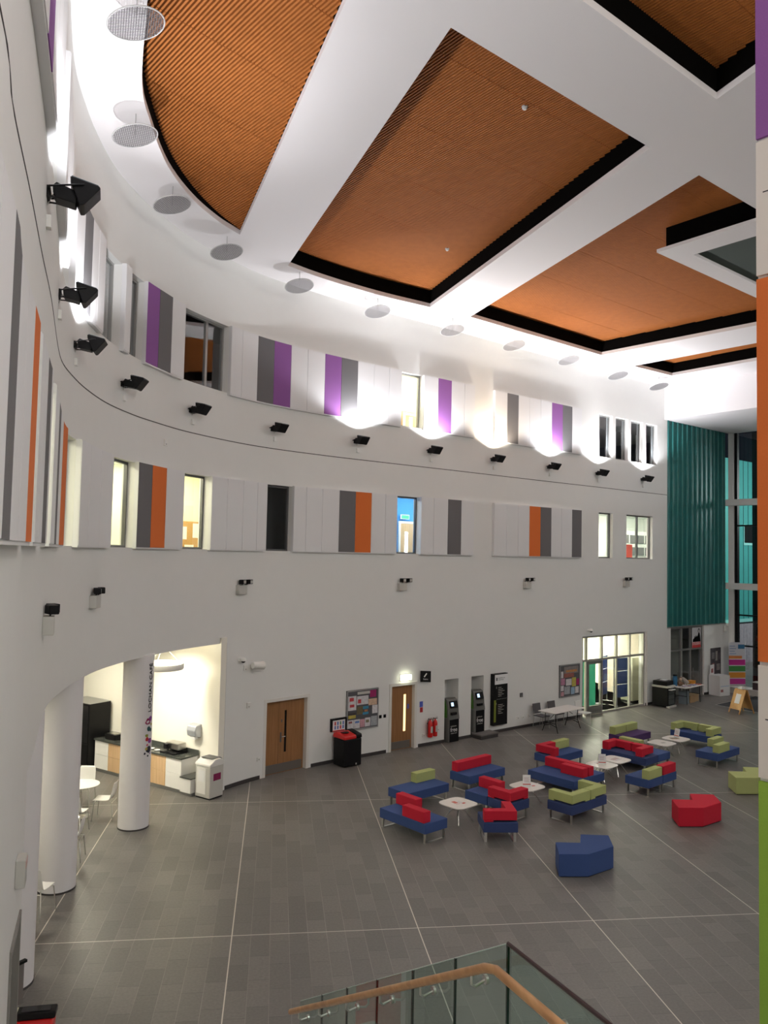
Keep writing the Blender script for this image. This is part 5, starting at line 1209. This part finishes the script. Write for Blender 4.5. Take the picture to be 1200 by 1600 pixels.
# ------------------------------------------------------------------ stair with glass balustrade below the camera
G = [np.array(p) for p in [(.68, 4.20, 4.21), (.46, 4.70, 3.885), (.24, 5.20, 3.56), (.015, 5.70, 3.235), (-.21, 6.20, 2.91), (-.43, 6.70, 2.585), (-.65, 7.20, 2.26)]]
bal = thing('glass_balustrade', 'glass stair balustrade with oak handrail at the bottom of view', 'balustrade')
GE = mat('glass_edge_green', (.01, .025, .02), .2)
sn = np.array([-.914, -.406, 0])
for a, b in zip(G[:-1], G[1:]):
    d_ = (b-a); d_ /= np.linalg.norm(d_); a2 = a+d_*.008; b2 = b-d_*.008; dn = np.array([0, 0, -1.12]); th = np.array([.914, .406, 0])*.012
    vs = [a2, b2, b2+dn, a2+dn, a2+th, b2+th, b2+dn+th, a2+dn+th]
    MB().add(vs, [(0, 1, 2, 3), (7, 6, 5, 4), (0, 4, 5, 1), (1, 5, 6, 2), (2, 6, 7, 3), (3, 7, 4, 0)]).build('glass_pane', BGLASS, bal)
for a in G[:-1]:
    dn = np.array([0, 0, -1.12]); e = np.array([-.22, .5, 0]); e = e/np.linalg.norm(e)*.006
    th = np.array([.914, .406, 0])*.013
    vs = [a-e, a+e, a+e+dn, a-e+dn, a-e+th, a+e+th, a+e+dn+th, a-e+dn+th]
    MB().add(vs, [(0, 1, 2, 3), (7, 6, 5, 4), (0, 4, 5, 1), (1, 5, 6, 2), (2, 6, 7, 3), (3, 7, 4, 0)]).build('joint_seal', GE, bal)
for k, (a, b) in enumerate([(G[0], G[6])]):
    MB().tube([tuple(a+np.array([.457, .203, 0])*.012), tuple(b+np.array([.457, .203, 0])*.012)], .0035, 6).build('top_edge', mat('glass_edge_pale', (.5, .6, .56), .3), bal)
R2 = np.array([.425, -.905, 0]); g0 = G[0]; g1 = g0+R2*1.9; dn = np.array([0, 0, -1.12]); th = np.array([.905, .425, 0])*.012
MB().add([g0, g1, g1+dn, g0+dn, g0+th, g1+th, g1+dn+th, g0+dn+th], [(0, 1, 2, 3), (7, 6, 5, 4), (0, 4, 5, 1), (1, 5, 6, 2), (2, 6, 7, 3), (3, 7, 4, 0)]).build('glass_pane', BGLASS, bal)
MB().tube([tuple(g0+th/2), tuple(g1+th/2)], .011, 8).build('dark_capping', mat('dark_cap', (.04, .02, .02), .4), bal)
Rb = np.array([-.68, 6.9, 2.33]); 
h0 = g0+np.array([-.085, -.05, -.09]); hend = G[6]+np.array([-.075, -.03, -.075]); h2 = g1+np.array([-.08, -.04, -.09])
MB().tube([tuple(hend), tuple(h0+(hend-h0)*.02), tuple(h0+(h2-h0)*.02), tuple(h2)], .024, 16).build('handrail', HANDW, bal, smooth=50)
for f in (.06, .24, .42, .60, .78, .93):
    c = h0+(hend-h0)*f; gl = g0+(G[6]-g0)*f
    gx = gl+np.array([0, 0, -.155]); mid = c+np.array([0, 0, -.085])
    mb = MB(); mb.tube([tuple(c+np.array([0, 0, -.02])), tuple(c+np.array([0, 0, -.07])), tuple(mid*.75+gx*.25+np.array([0, 0, -.005])), tuple(gx)], .008, 8); mb.tube([tuple(gx-np.array([.914, .406, 0])*.012), tuple(gx+np.array([.914, .406, 0])*.004)], .024, 16); mb.build('rail_bracket', CHROME, bal, smooth=50)
for f in (.25, .75):
    c = h0+(h2-h0)*f; gl = g0+(g1-g0)*f; gx = gl+np.array([0, 0, -.155])
    mb = MB(); mb.tube([tuple(c+np.array([0, 0, -.02])), tuple(c+np.array([0, 0, -.08])), tuple(gx)], .008, 8); mb.tube([tuple(gx-np.array([.905, .425, 0])*.012), tuple(gx+np.array([.905, .425, 0])*.004)], .024, 16); mb.build('rail_bracket', CHROME, bal, smooth=50)
# stair itself, below the frame
st = sthing('floor_stair'); e = np.array([-.406, .914]); nrm = np.array([-.914, -.406])
a = np.array([.68, 4.2])
struct(MB().prism([tuple(a), tuple(a+nrm*1.35), tuple(a+nrm*1.35+np.array([.6, -1.6])), tuple(a+np.array([.8, -1.7]))], 2.85, 3.06).build('landing', GPLAST, st))
for k in range(12):
    x0 = a+e*(.273*k); x1 = a+e*(.273*(k+1)); z = 3.06-.163*(k+1)
    struct(MB().prism([tuple(x0), tuple(x1), tuple(x1+nrm*1.35), tuple(x0+nrm*1.35)], z-.2, z).build('step', GPLAST, st))
x0 = a+e*(.273*12)
struct(MB().prism([tuple(x0), tuple(x0+e*1.35), tuple(x0+e*1.35+nrm*1.35), tuple(x0+nrm*1.35)], 0, 1.1).build('lower_landing', GPLAST, st))
